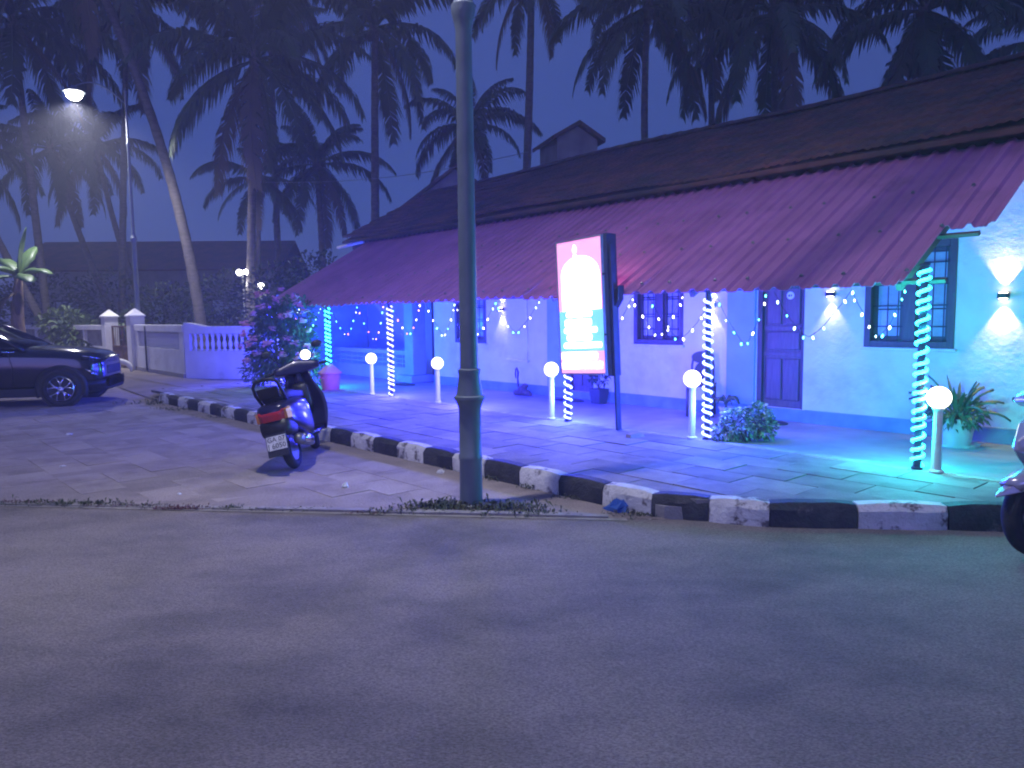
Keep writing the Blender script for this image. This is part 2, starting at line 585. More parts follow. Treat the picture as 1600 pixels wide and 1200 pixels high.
for i in range(15):
    link("edge_stone", eb_me[i % 3], vb, (6.7 - i * 1.5, 0, 0))

# ================================================================== the house
house = thing("row_house", "long low house with red sheet awning, pale walls and clay tile roof", "house", hp(0, 0, 0), HR)
WV = 2.05
OPEN = [(0.40, 1.40, 1.19, 2.42), (2.17, 2.84, 0.34, 2.30), (4.06, 5.00, 1.15, 2.30), (5.87, 6.48, 0.30, 2.30), (8.71, 9.72, 1.08, 2.25)]
wall = MB()
prev = -5.0
for u0, u1, z0, z1 in OPEN:
    wall.bx(-prev, -u0, WV, WV + 0.22, 0.15, 3.00)
    wall.bx(-u0, -u1, WV, WV + 0.22, 0.15, z0)
    wall.bx(-u0, -u1, WV, WV + 0.22, z1, 3.00)
    prev = u1
wall.bx(-prev, -10.48, WV, WV + 0.22, 0.15, 3.00)
ob("wall", wall, M_wall, house)
# recess at the far end, set back, and end walls
ob("wall", MB().bx(-10.48, -15.2, 3.20, 3.40, 0.15, 3.4).bx(-10.26, -10.479, WV + 0.22, 3.2, 0.15, 3.0), M_pil, house)
ob("wall", MB().bx(-15.2, -15.4, 3.41, 8.4, 0.1, 3.5).bx(5.0, 5.2, 2.06, 8.4, 0.1, 3.6).bx(-15.2, 5.0, 8.4, 8.6, 0.1, 3.5), M_ww, house)
ob("upper_wall", MB().bx(-15.2, 5.0, 3.02, 3.10, 2.9, 3.72), M_wood, house)
pl = MB()
for a, b in ((-5.0, 2.13), (2.86, 5.85), (6.50, 10.48)):
    pl.bx(-a, -b, WV - 0.03, WV + 0.05, 0.15, 0.345)
ob("plinth", pl, M_plinth, house, bevel=0.008)
for a, b in ((2.86, 3.30), (6.50, 6.96)):
    ob("pilaster", MB().bx(-a, -b, WV - 0.035, WV + 0.05, 0.346, 2.9), M_pil, house, bevel=0.01)
# blocked-up niche with a ledge
ob("niche_panel", MB().bx(-7.50, -8.05, WV - 0.022, WV + 0.02, 0.80, 2.1), M_wall, house, bevel=0.006)
ob("ledge", MB().bx(-7.46, -8.08, WV - 0.06, WV + 0.02, 0.76, 0.797), M_white, house, bevel=0.004)
ob("niche_panel", MB().bx(-7.0, -7.44, WV - 0.012, WV + 0.02, 1.95, 2.3), M_pil, house)

def door(u0, u1, z0, z1, plate=False):
    cx = -(u0 + u1) / 2
    w = u1 - u0
    d = ob("door", MB().bx(cx - w / 2 + 0.05, cx + w / 2 - 0.02, WV + 0.06, WV + 0.10, z0, z1), M_door, house)
    fr = MB().bx(cx - w / 2, cx - w / 2 + 0.07, WV + 0.005, WV + 0.14, z0, z1).bx(cx + w / 2 - 0.03, cx + w / 2, WV + 0.005, WV + 0.14, z0, z1)
    fr.bx(cx - w / 2 + 0.07, cx + w / 2 - 0.03, WV + 0.005, WV + 0.14, z1 - 0.07, z1)
    ob("door_frame", fr, M_frame, d, bevel=0.006)
    x0, x1 = cx - w / 2 + 0.12, cx + w / 2 - 0.08
    xm = (x0 + x1) / 2
    for a, b, c, e in ((x0, xm - .015, z0 + .10, z0 + .66), (xm + .015, x1, z0 + .10, z0 + .66), (x0, x1, z0 + .78, z0 + 1.02), (x0, xm - .03, z0 + 1.12, z0 + 1.78), (xm + .03, x1, z0 + 1.12, z0 + 1.78)):
        ob("panel", MB().bx(a, b, WV + 0.038, WV + 0.061, c, e), M_door, d, bevel=0.012)
    for zz in (0.72, 1.07):
        ob("rail", MB().bx(x0 - 0.06, x1 + 0.05, WV + 0.045, WV + 0.061, z0 + zz - 0.03, z0 + zz + 0.03), M_door, d, bevel=0.006)
    ob("handle", MB().tube([(x1 + 0.02, WV + 0.058, z0 + 0.98), (x1 + 0.02, WV + 0.02, z0 + 0.99), (x1 + 0.02, WV + 0.02, z0 + 1.07), (x1 + 0.02, WV + 0.058, z0 + 1.08)], 0.008, 6), M_steel, d, smooth=True)
    if plate:
        pz = z0 + 1.50
        ob("number_plate", MB().lathe([(0.0, 0), (0.052, 0), (0.05, 0.008), (0.0, 0.008)], 20, (xm + 0.10, WV + 0.028, pz), 'y'), M_white, d)
        ob("plate_mark", MB().bx(xm + 0.072, xm + 0.094, WV + 0.0255, WV + 0.0275, pz - 0.014, pz + 0.012).bx(xm + 0.106, xm + 0.122, WV + 0.0255, WV + 0.0275, pz - 0.010, pz + 0.012), M_dark, d)
    ob("door_step", MB().bx(cx - w / 2 - 0.05, cx + w / 2 + 0.05, WV - 0.028, WV + 0.14, 0.171, z0 - 0.002), M_plinth, d, bevel=0.01)
    return d
door(2.17, 2.84, 0.34, 2.30, True)
door(5.87, 6.48, 0.30, 2.30)
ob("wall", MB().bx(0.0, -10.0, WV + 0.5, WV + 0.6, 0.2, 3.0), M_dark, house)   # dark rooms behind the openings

def window(u0, u1, z0, z1, leaves=2):
    x0, x1 = -u1, -u0
    f = 0.075
    w = ob("window", MB().bx(x0, x0 + f, WV - 0.012, WV + 0.16, z0, z1).bx(x1 - f, x1, WV - 0.012, WV + 0.16, z0, z1).bx(x0 + f, x1 - f, WV - 0.012, WV + 0.16, z1 - f, z1).bx(x0 + f, x1 - f, WV - 0.012, WV + 0.16, z0, z0 + f), M_frame, house, bevel=0.006)
    xm = (x0 + x1) / 2
    ob("mullion", MB().bx(xm - 0.07, xm + 0.07, WV + 0.03, WV + 0.13, z0 + f, z1 - f), M_frame, w, bevel=0.006)
    for a, b in ((x0 + f, xm - 0.07), (xm + 0.07, x1 - f)):
        t = 0.05
        ob("casement", MB().bx(a, a + t, WV + 0.07, WV + 0.11, z0 + f, z1 - f).bx(b - t, b, WV + 0.07, WV + 0.11, z0 + f, z1 - f).bx(a + t, b - t, WV + 0.07, WV + 0.11, z0 + f, z0 + f + t).bx(a + t, b - t, WV + 0.07, WV + 0.11, z1 - f - t, z1 - f), M_frame, w, bevel=0.004)
        for k in range(3):
            za = z0 + f + t + (z1 - z0 - 2 * f - 2 * t) * k / 3
            zb = z0 + f + t + (z1 - z0 - 2 * f - 2 * t) * (k + 1) / 3
            ob("pane", MB().bx(a + t, b - t, WV + 0.085, WV + 0.092, za + 0.008, zb - 0.008), M_pane, w)
        for k in range(3):
            xx = a + (b - a) * (k + 0.5) / 3
            ob("grille_bar", MB().tube([(xx, WV + 0.045, z0 + f), (xx, WV + 0.045, z1 - f)], 0.007, 6), M_black, w)
        for k in range(4):
            zz = z0 + f + (z1 - z0 - 2 * f) * (k + 0.7) / 4.4
            ob("grille_bar", MB().box(((a + b) / 2, WV + 0.056, zz), (b - a, 0.006, 0.016)), M_black, w)
    ob("sill", MB().bx(x0 - 0.03, x1 + 0.03, WV - 0.05, WV + 0.02, z0 - 0.035, z0 - 0.003), M_wall, w, bevel=0.006)
    return w
window(0.40, 1.40, 1.19, 2.42)
window(4.06, 5.00, 1.15, 2.30)
window(8.71, 9.72, 1.08, 2.25)
# pillar, parapet and dark doorway of the far recess
ob("pillar", MB().bx(-11.02, -11.36, 1.86, 2.20, 0.33, 2.85), M_pil, house, bevel=0.015)
ob("pillar_base", MB().bx(-10.90, -11.50, 1.72, 2.34, 0.171, 0.33), M_pil, house, bevel=0.015)
ob("doorway", MB().bx(-10.50, -11.00, 2.36, 2.42, 0.18, 3.0), M_frame, house)
pr_ = ob("parapet", MB().bx(-11.40, -15.2, 1.98, 2.12, 0.171, 0.46).bx(-11.40, -15.2, 1.96, 2.14, 0.76, 0.86), M_pil, house, bevel=0.008)
lb = MB()
for k in range(4):
    lb.box((0, 0, -0.15 + 0.1 * k), (0.285, 0.05, 0.022))
for k in range(4):
    lb.box((-0.135 + 0.09 * k, 0, 0), (0.02, 0.052, 0.297))
lb_me = lb.mesh("lattice_block", M_pil)
for k in range(13):
    link("lattice_block", lb_me, pr_, (-11.56 - 0.29 * k, 2.05, 0.61))

ob("wall", MB().bx(-15.2, -15.36, 0.7, 3.19, 0.15, 2.2), M_pil, house)
# tile roof
TS = 0.52
def tz(v):
    return 3.62 + TS * (v - 2.55)
tiles = MB()
TW = 0.235
nt_ = int(21.0 / TW)
CR = 10
dv = (5.5 - 2.74) / CR
for k in range(CR):
    va, vb_ = 2.74 + dv * k, 2.74 + dv * (k + 1) + 0.03
    row = [[], [], []]
    for i in range(nt_ * 4 + 1):
        x = -15.6 + i * TW / 4
        ti, ph = divmod(i, 4)
        h = (0.0, 0.030, 0.012, 0.034)[ph] + 0.008 * sin(ti * 12.9898 + k * 78.233)
        sag = 0.03 * sin(x * 0.7 + 1) + 0.02 * sin(x * 1.9)
        jit = 0.012 * sin(ti * 7.7 + k * 3.1)
        row[0].append((x, va + jit, tz(va) + sag + h - 0.02))
        row[1].append((x, va + jit, tz(va) + sag + h + 0.025))
        row[2].append((x, vb_, tz(vb_) + sag + h - 0.012))
    n = len(row[0])
    tiles.add(row[0] + row[1] + row[2], [(r * n + i, r * n + i + 1, (r + 1) * n + i + 1, (r + 1) * n + i) for r in (0, 1) for i in range(n - 1)])
roof = ob("roof", MB().loft([[(x, 2.72, tz(2.72) - 0.06), (x, 5.5, tz(5.5) - 0.06), (x, 8.9, 3.35), (x, 8.9, 3.25), (x, 5.5, tz(5.5) - 0.3), (x, 2.72, tz(2.72) - 0.12)] for x in (-15.6, 5.4)]), M_tile, house)
tag(ob("tile_courses", tiles, M_tile, roof, auto=True), kind="stuff")
rc_me = MB().loft([[(x, 0.13 * sin(a), 0.09 * cos(a) + (0.012 if x > 0 else 0)) for a in [pi * (q / 8 - 0.5) for q in range(9)]] for x in (-0.2, 0.2)], cap=False, closed=False).mesh("ridge_tile", M_tile)
for i in range(53):
    x = -15.4 + i * 0.39
    link("ridge_tile", rc_me, roof, (x, 5.5, tz(5.5) + 0.0 + 0.03 * sin(x * 0.7 + 1)), (random.uniform(-.03, .03), random.uniform(-.03, .03), 0))
ob("fascia", MB().bx(-15.5, 5.3, 2.965, 3.01, 3.44, 3.70), M_wood, house)

# corrugated awning: frame of rafters and purlins, single sheets on it
AS = 0.568
def az(v):
    return 1.85 + AS * (v + 0.05)
af = MB()
sl = math.atan(AS)
for i in range(7):
    u = 2.28 * i + 0.24
    if u > 14.4:
        continue
    L = 2.60 / cos(sl)
    vm = 1.36
    af.box((-u, vm, az(vm) - 0.075), (0.05, L, 0.07), (sl, 0, 0))
for v in (0.09, 0.9, 1.75, 2.6):
    af.box((-7.1, v, az(v) - 0.02 - 0.02), (14.5, 0.05, 0.035), (sl, 0, 0))
awn = ob("awning_frame", af, M_wood, house)
PITCH = 0.20
def sheet_mesh(n_w, v0, v1, seed):
    rnd = random.Random(seed)
    L = n_w * PITCH + 0.03
    def fn(a, b):
        x = a * L
        v = v0 + (v1 - v0) * b
        ph = (x / PITCH) % 1.0
        w = (0.036 if ph < 0.22 else (0.036 * (1 - (ph - 0.22) / 0.13) if ph < 0.35 else (0.0 if ph < 0.87 else 0.036 * (ph - 0.87) / 0.13))) - 0.012
        return (-x, v, az(v) + 0.022 + w - (0.012 * rnd.random() if b == 0 else 0))
    return MB().grid(fn, n_w * 16, 4).mesh("roof_sheet", M_awn)
sm = [sheet_mesh(5, -0.05, 2.92, 1), sheet_mesh(5, -0.075, 2.92, 2), sheet_mesh(5, -0.035, 2.92, 3)]
bolt_me = MB().lathe([(0.0, 0.02), (0.012, 0.018), (0.022, 0.0), (0.022, -0.01)], 8).mesh("bolt", M_steel)
for i in range(14):
    u = 0.16 + i * 1.03
    o = link("roof_sheet", sm[i % 3], awn, (-u, 0, 0.006 * (i % 2)))
    md = o.modifiers.new("thick", 'SOLIDIFY')
    md.thickness = 0.006
short = link("roof_sheet", sheet_mesh(2, 0.93, 2.92, 9), awn, (0.265, 0, 0.004))
md = short.modifiers.new("thick", 'SOLIDIFY')
md.thickness = 0.006
for i in range(14):
    for v in (0.09, 0.9, 1.75):
        for k in (0, 3):
            link("bolt", bolt_me, awn, (-(0.16 + i * 1.03 + 0.2 * k + 0.02), v + random.uniform(-.02, .02), az(v) + 0.064))
ob("gutter_pipe", MB().tube([(-14.8, 2.9, 3.60), (-16.0, 2.8, 3.52)], 0.045, 8), M_white, house, smooth=True)

# ================================================================== lights of the place
ORD = ["nearest", "second", "third", "fourth", "fifth", "sixth"]
# --- awning posts wrapped in LED rope
M_post = mat("dark_blue_post_paint", (0.06, 0.07, 0.12), (0.04, 0.05, 0.09), 6, 0.5)
E_blue = emis("led_rope_blue", (0.13, 0.17, 1.0), 9.0, sample=False)
E_blue2 = emis("led_rope_violet_blue", (0.14, 0.15, 1.0), 9.0, sample=False)
E_cyan = emis("led_rope_cyan", (0.02, 0.62, 0.80), 9.0, sample=False)
E_green = emis("led_rope_green", (0.03, 0.85, 0.62), 6.0, sample=False)
def post(i, u, v, e, lc, le, label, top=1.85, z0=0.178):
    t = thing("light_wrapped_post", label, "post", hp(u, v, z0), HR, "rope light posts along the veranda edge")
    ob("post", MB().lathe([(0.05, 0.0), (0.05, 0.02), (0.034, 0.022), (0.034, top - z0), (0.045, top - z0 + 0.004), (0.045, top - z0 + 0.02)], 12), M_post, t, auto=True)
    pts = []
    rnd = random.Random(i)
    n = int((top - z0 - 0.05) / 0.088)
    ph = 0
    hand = -1 if i else 1
    for k in range(n * 10 + 1):
        a = 2 * pi * k / 10
        w = 0.008 * sin(k * 0.21 + i) + 0.022 * sin(k * 0.047 + 2 * i) * sin(pi * k / (n * 10))
        pts.append((0.048 * cos(a * hand), 0.048 * sin(a * hand), 0.03 + (top - z0 - 0.06) * k / (n * 10) + w))
    ob("rope_light", MB().tube(pts, 0.0155, 6), e, t, smooth=True)
    for q in (0.25, 0.75):
        lamp("rope_light_glow", 'POINT', t, (0, 0, (top - z0) * q), le / 2, lc, shadow_soft_size=0.16)
    return t
post(0, 0.0, 0.0, E_cyan, (0.02, 0.80, 0.85), 210, "cyan lit striped post at the right end of the awning", top=2.02)
post(1, 2.26, 0.02, E_blue, (0.03, 0.06, 1.0), 560, "striped rope light post beside the variegated shrub")
post(2, 4.44, -0.02, E_blue, (0.025, 0.045, 1.0), 950, "striped rope light post below the left edge of the signboard")
post(3, 6.70, 0.0, E_blue2, (0.03, 0.032, 1.0), 1050, "striped rope light post hidden behind the tall lamp post")
post(4, 8.95, 0.0, E_blue2, (0.03, 0.032, 1.0), 1050, "striped rope light post left of the tall lamp post, between two globe lamps")
post(5, 11.39, 0.03, E_green, (0.04, 1.0, 0.75), 80, "green lit striped post rising behind the pink bin")
post(6, 13.65, 0.0, E_blue2, (0.03, 0.035, 1.0), 1300, "blue lit striped post glimmering through the flowering shrub")

# --- globe lamps
E_globe = emis("warm_globe", (1.0, 0.90, 0.72), 5.0)
def globe(u, v, label, z=0.85):
    t = thing("globe_lamp", label, "lamp", hp(u, v, 0.176), HR, "globe lamps along the veranda edge")
    ob("pillar", MB().lathe([(0.06, 0), (0.06, 0.02), (0.042, 0.03), (0.036, z - 0.176 - 0.11), (0.05, z - 0.176 - 0.105), (0.05, z - 0.176 - 0.085)], 14), M_white, t, auto=True)
    ob("globe", MB().sphere((0, 0, z - 0.176), 0.1, 20, 12), E_globe, t, smooth=True)
globe(-0.17, -0.03, "globe lamp in front of the cyan striped post at the right")
globe(2.43, -0.03, "globe lamp just left of the post by the variegated shrub", 0.87)
globe(4.73, -0.05, "globe lamp just left of the signboard", 0.87)
globe(7.50, 0.0, "globe lamp just left of the tall lamp post", 0.84)
globe(9.50, -0.08, "globe lamp between the pink bin and the striped post", 0.85)
globe(11.35, -0.50, "globe lamp half hidden behind the flowering shrub", 0.88)

# --- up and down wall lamps
E_sc = emis("sconce_lens", (1.0, 0.86, 0.55), 14.0)
def sconce(u, z, label, col, en):
    t = thing("wall_lamp", label, "lamp", hp(u, WV, z), HR, "up and down wall lamps")
    ob("housing", MB().box((0, -0.055, 0), (0.10, 0.075, 0.055)), M_black, t, bevel=0.006)
    ob("bracket", MB().box((0, -0.010, 0), (0.07, 0.016, 0.08)), M_black, t)
    for s in (-1, 1):
        ob("lens", MB().box((0, -0.055, s * 0.031), (0.07, 0.05, 0.006)), E_sc, t)
        lamp("wall_lamp_light", 'SPOT', t, (0, -0.055, s * 0.036), en, col, spot_size=R(75), spot_blend=0.5, shadow_soft_size=0.02, rot=(0 if s < 0 else pi, 0, 0))
sconce(-0.07, 1.77, "wall lamp right of the barred window, outside the awning", (1.0, 0.70, 0.10), 60)
sconce(1.81, 1.84, "wall lamp between the barred window and the door", (1.0, 0.88, 0.6), 24)
sconce(3.55, 1.74, "wall lamp behind the striped post near the shrub", (1.0, 0.88, 0.6), 24)
sconce(8.20, 1.74, "wall lamp on the wall between the tall lamp post and the signboard", (1.0, 0.92, 0.75), 24)

# --- fairy light strings in swags under the eave
def bulb_set(name, cols, st):
    return [(lambda mm: MB().lathe([(0.002, 0.02), (0.009, 0.012), (0.014, -0.006), (0.009, -0.022), (0.001, -0.028)], 8).mesh(name, mm, True))(emis(name + "_%d" % k, c, st, sample=False)) for k, c in enumerate(cols)]
B_cool = bulb_set("bulb_cool", [(0.1, 0.75, 1.0), (0.55, 0.85, 1.0), (0.9, 0.95, 0.8), (0.15, 1.0, 0.75)], 7)
B_warm = bulb_set("bulb_warm", [(1.0, 0.9, 0.65), (0.8, 0.9, 1.0), (1.0, 0.95, 0.8)], 7)
B_mix = bulb_set("bulb_mixed", [(1.0, 0.22, 0.35), (0.1, 0.7, 1.0), (0.85, 0.9, 1.0), (1.0, 0.45, 0.7), (0.2, 1.0, 0.8), (0.35, 0.4, 1.0)], 6)
B_blue = bulb_set("bulb_blue", [(0.05, 0.08, 1.0), (0.2, 0.4, 1.0), (0.75, 0.85, 1.0)], 8)
def garland(label, us, sets, v=-0.06, dip=0.5, z=1.83, seed=0):
    rnd = random.Random(seed)
    t = thing("fairy_lights", label, "string lights", hp(us[0], v, z), HR, "fairy light strings under the eave")
    pts, bulbs = [], []
    for a, b in zip(us, us[1:]):
        d = dip * rnd.uniform(0.85, 1.1)
        dv_ = rnd.uniform(-0.04, 0.12)
        n = 16
        for k in range(n):
            s = k / n
            q = 1 - abs(2 * s - 1) ** 1.35
            pts.append((-(a + (b - a) * s - us[0]) + rnd.uniform(-.008, .008), dv_ * q, -d * q + rnd.uniform(-.006, .006)))
            if k % 2 == 1 or k == 0:
                bulbs.append(len(pts) - 1)
    pts.append((-(us[-1] - us[0]), 0, 0))
    ob("wire", MB().tube(pts, 0.0035, 4), M_wire, t)
    for i in bulbs:
        p = Vector(pts[i])
        link("bulb", rnd.choice(sets), t, p + Vector((rnd.uniform(-.01, .01), -0.004, -0.03)), (rnd.uniform(-.4, .4), rnd.uniform(-.4, .4), 0), rnd.uniform(0.5, 0.85))
garland("fairy lights hanging in front of the barred window", [0.14, 0.62, 1.42], B_cool, seed=1)
garland("fairy lights hanging in front of the panelled door", [1.50, 2.12, 3.05], B_cool + B_warm, seed=2)
garland("fairy lights between the striped post and the signboard", [2.55, 3.3, 4.3], B_warm, seed=3)
garland("fairy lights between the signboard and the tall lamp post", [4.95, 5.9, 6.9, 7.7], B_cool + B_warm, seed=4)
garland("mixed coloured fairy lights just left of the tall lamp post", [7.9, 8.8], B_mix + B_warm, seed=5)
garland("mixed coloured fairy lights left of the far striped post", [9.05, 10.0, 11.1], B_mix, seed=6, dip=0.6)
garland("fairy lights between the green post and the shrub", [11.5, 12.5, 13.3], B_mix + B_blue, seed=7)

# --- backlit signboard on a dark post
E_red = emis("sign_red", (1.0, 0.26, 0.55), 1.15)
E_whi = emis("sign_white", (1.0, 0.98, 0.95), 5.0)
E_teal = emis("sign_teal", (0.03, 0.62, 0.78), 1.0)
E_back = emis("sign_back", (1.0, 0.35, 0.62), 4.5)
sg = thing("backlit_sign", "tall glowing signboard, red top, white arch and teal band, on a dark post", "sign", hp(3.44, -0.14, 0.176), rot=(0, -0.052, HR))
ob("post", MB().bx(-0.03, 0.02, -0.02, 0.03, 0, 2.30).bx(0.02, 0.024, -0.05, 0.03, 0, 2.30), M_post, sg)
X0, X1, Z0, Z1 = -0.885, -0.085, 0.70, 2.44
bxm = MB().bx(X0, X1, -0.10, -0.075, Z0, Z0 + 0.02).bx(X0, X1, -0.10, 0.085, Z1 - 0.02, Z1).bx(X0, X0 + 0.02, -0.10, 0.085, Z0 + 0.02, Z1 - 0.02).bx(X1 - 0.012, X1, -0.10, 0.085, Z0 + 0.02, Z1 - 0.02).bx(X0, X1, -0.075, 0.085, Z0, Z0 + 0.02)
ob("case", bxm, mat("sign_case_metal", (0.40, 0.42, 0.46), (0.3, 0.32, 0.36), 5, 0.5, metal=0.4), sg)
ob("side_cover", MB().bx(X1 + 0.001, X1 + 0.055, -0.06, 0.12, Z0 - 0.02, Z1 + 0.01), M_post, sg)
W_, H_ = X1 - X0 - 0.036, Z1 - Z0 - 0.04
def fx(a): return X0 + 0.021 + W_ * a
def fz(b): return Z0 + 0.02 + H_ * b
def panel(name, a0, a1, b0, b1, y, e, rad=0.0):
    if not rad:
        return ob(name, MB().bx(fx(a0), fx(a1), y, y + 0.0015, fz(b0), fz(b1)), e, sg)
    x0, x1, z0, z1 = fx(a0), fx(a1), fz(b0), fz(b1)
    r = min(rad, (z1 - z0) / 2.01, (x1 - x0) / 2.01)
    poly = []
    for cx, cz, q in ((x1 - r, z1 - r, 0), (x0 + r, z1 - r, 1), (x0 + r, z0 + r, 2), (x1 - r, z0 + r, 3)):
        for k in range(6):
            a = pi / 2 * (q + k / 5)
            poly.append((cx + r * cos(a), cz + r * sin(a)))
    return ob(name, MB().prism(poly, y, y + 0.0015), e, sg)
panel("face_panel", 0, 1, 0, 1, -0.090, E_red)
panel("back_panel", 0, 1, 0, 1, 0.078, E_back)
panel("teal_band", 0, 1, 0.165, 0.475, -0.093, E_teal)
dome = [(fx(0.08), fz(0.476)), (fx(0.955), fz(0.476)), (fx(0.955), fz(0.74))]
for k in range(13):
    a = pi * k / 12
    dome.append((fx(0.51 + 0.43 * cos(a)), fz(0.745 + 0.135 * sin(a))))
dome.append((fx(0.08), fz(0.74)))
ob("white_arch", MB().prism(dome, -0.093, -0.0915), E_whi, sg)
ob("emblem", MB().prism([(fx(0.42), fz(0.905)), (fx(0.455), fz(0.925)), (fx(0.44), fz(0.955)), (fx(0.41), fz(0.97)), (fx(0.38), fz(0.955)), (fx(0.365), fz(0.925)), (fx(0.40), fz(0.905)), (fx(0.37), fz(0.885)), (fx(0.45), fz(0.885))], -0.0931, -0.0916), E_whi, sg)
for a0, a1, b0, b1 in ((0.16, 0.76, 0.425, 0.465), (0.12, 0.74, 0.355, 0.408), (0.10, 0.86, 0.305, 0.345), (0.16, 0.74, 0.248, 0.292), (0.08, 0.95, 0.190, 0.232)):
    panel("sign_line", a0, a1, b0, b1, -0.096, E_whi, 0.03)
for a0, a1, b0, b1 in ((0.02, 0.84, 0.105, 0.155), (0.02, 0.94, 0.035, 0.085)):
    panel("sign_line", a0, a1, b0, b1, -0.096, E_whi, 0.012)
E_greyish = emis("sign_grey", (0.5, 0.42, 0.5), 0.8)
for k, (a0, a1) in enumerate(((0.42, 0.46), (0.47, 0.49), (0.53, 0.56), (0.58, 0.63), (0.66, 0.69), (0.74, 0.76))):
    panel("sign_mark", a0, a1, 0.047, 0.073, -0.0985, E_greyish)
ob("bolt", MB().box((X1 + 0.01, -0.085, 1.95), (0.04, 0.03, 0.02)).box((X1 + 0.01, -0.085, 1.2), (0.04, 0.03, 0.02)), M_black, sg)
ob("transformer_box", MB().prism([(X1 + 0.06, 1.72), (X1 + 0.19, 1.80), (X1 + 0.17, 1.62), (X1 + 0.09, 1.52)], -0.02, 0.09), M_black, sg, bevel=0.01)

# --- tall street lamps
E_lamp = emis("street_lamp_glass", (1.0, 0.97, 0.92), 25.0)
def street_lamp(loc, label, az_deg, energy, kind, spread=150, tilt=(0, 0), top=8.1, arm=1.5):
    t = thing("street_lamp", label, "street lamp", loc, rot=(tilt[0], tilt[1], 0), group="tall street lamps")
    ob("base", MB().lathe([(0.12, -0.02), (0.12, 0.015), (0.098, 0.03), (0.095, 0.40), (0.099, 0.41), (0.099, 0.44), (0.094, 0.45), (0.094, 0.84), (0.118, 0.91), (0.132, 0.925), (0.132, 0.945), (0.112, 0.955), (0.088, 1.12), (0.096, 1.15), (0.096, 1.17), (0.078, 1.18)], 28), M_iron, t, auto=True)
    ob("shaft", MB().lathe([(0.078, 1.17), (0.076, 1.3), (0.066, 3.92), (0.084, 4.0), (0.098, 4.06), (0.098, 4.11), (0.08, 4.13), (0.07, 4.2)], 24), M_iron, t, auto=True)
    ob("upper_shaft", MB().lathe([(0.052, 4.19), (0.042, 6.9), (0.056, 6.93), (0.056, 6.99), (0.036, 7.02), (0.03, top), (0.045, top + 0.03), (0.0, top + 0.16)], 18), M_iron, t, auto=True)
    a = R(az_deg)
    dx, dy = cos(a), sin(a)
    pts = []
    for k in range(13):
        s = k / 12
        pts.append((dx * arm * s, dy * arm * s, top - 0.35 + 0.85 * sin(pi * s * 0.72) * 0.75 ))
    zt = pts[-1][2]
    ob("arm", MB().tube(pts, 0.022, 8), M_iron, t, smooth=True)
    hx, hy = dx * arm, dy * arm
    h = ob("lamp_head", MB().lathe([(0.02, 0.14), (0.06, 0.10), (0.12, 0.06), (0.30, -0.06), (0.31, -0.075), (0.12, -0.05)], 24, (hx, hy, zt - 0.08)), M_iron, t, auto=True)
    ob("glass_bowl", MB().lathe([(0.23, 0.03), (0.24, -0.04), (0.21, -0.15), (0.12, -0.23), (0.0, -0.26)], 20, (hx, hy, zt - 0.14)), E_lamp, h, smooth=True)
    if kind == 'SPOT':
        lamp("street_lamp_light", 'SPOT', t, (hx, hy, zt - 0.40), energy, (0.90, 0.88, 1.0), spot_size=R(spread), spot_blend=0.6, shadow_soft_size=0.12)
    else:
        lamp("street_lamp_light", 'POINT', t, (hx, hy, zt - 0.46), energy, (1.0, 0.93, 0.86), shadow_soft_size=0.12)
    return t
street_lamp((-0.36, 6.22, 0.0), "tall grey lamp post in the middle, standing among weeds", 205, 1600, 'SPOT', 165)
street_lamp((-11.75, 23.4, 0.05), "lit street lamp by the white gate pillar at the left", 185, 3600, 'SPOT', 155, top=8.5)

def far_lamp(loc, label, h, n):
    t = thing("path_lamp", label, "street lamp", loc, 0.0, "small lit lamps beyond the garden wall")
    ob("pole", MB().lathe([(0.05, 0), (0.035, 0.4), (0.028, h)], 10), M_steel, t)
    for k in range(n):
        s = (k - (n - 1) / 2) * 0.22
        ob("bracket", MB().tube([(0, 0, h - 0.1), (s * 0.7, 0, h - 0.02), (s, 0, h + 0.02)], 0.015, 6), M_steel, t)
        ob("globe", MB().sphere((s, 0, h + 0.11), 0.10, 12, 8), E_lamp, t, smooth=True)
    lamp("path_lamp_light", 'POINT', t, (0, 0, h - 0.3), 40, (0.95, 0.97, 1.0), shadow_soft_size=0.12)
far_lamp((-9.30, 25.9, 0), "distant lamp with two bright heads, right of the leaning palm trunk", 3.1, 2)
far_lamp((-8.45, 25.2, 0), "distant lamp peeping above the flowering shrub", 2.6, 1)

# ================================================================== walls, gate and neighbouring houses
def run(p, q):
    p, q = Vector((*p, 0)), Vector((*q, 0))
    return p, (q - p).length, math.atan2((q - p).y, (q - p).x)
WC, WR, GR, GL, WL = (-8.45, 19.3), (-4.9, 18.0), (-11.62, 22.95), (-13.5, 24.95), (-20.4, 31.0)
BZ = 0.03
# balustrade wall facing the street
p, L, a = run(WC, WR)
bw = thing("balustrade_wall", "white garden wall with turned balusters, glowing blue, behind the flowering shrub", "wall", (*WC, BZ), a)
ob("lower_wall", MB().bx(0.0, L, -0.1, 0.1, -0.05, 0.77), M_ww, bw)
cop = []
for k in range(25):
    s = k / 24 * L
    cop.append((s, 1.40 + 0.10 * (0.5 + 0.5 * cos(pi * min(1, s / 0.75)))))
ob("coping", MB().prism([(0, 1.21), (L, 1.21)] + cop[::-1], -0.11, 0.11), M_ww, bw, bevel=0.01)
ob("end_pier", MB().bx(0.0, 0.17, -0.098, 0.098, 0.771, 1.209), M_ww, bw)
bal = MB().lathe([(0.07, 0), (0.07, 0.035), (0.035, 0.05), (0.03, 0.08), (0.055, 0.14), (0.062, 0.19), (0.045, 0.24), (0.028, 0.29), (0.038, 0.35), (0.055, 0.39), (0.065, 0.405), (0.065, 0.438)], 12).mesh("baluster", M_ww, True)
n = int((L - 0.3) / 0.185)
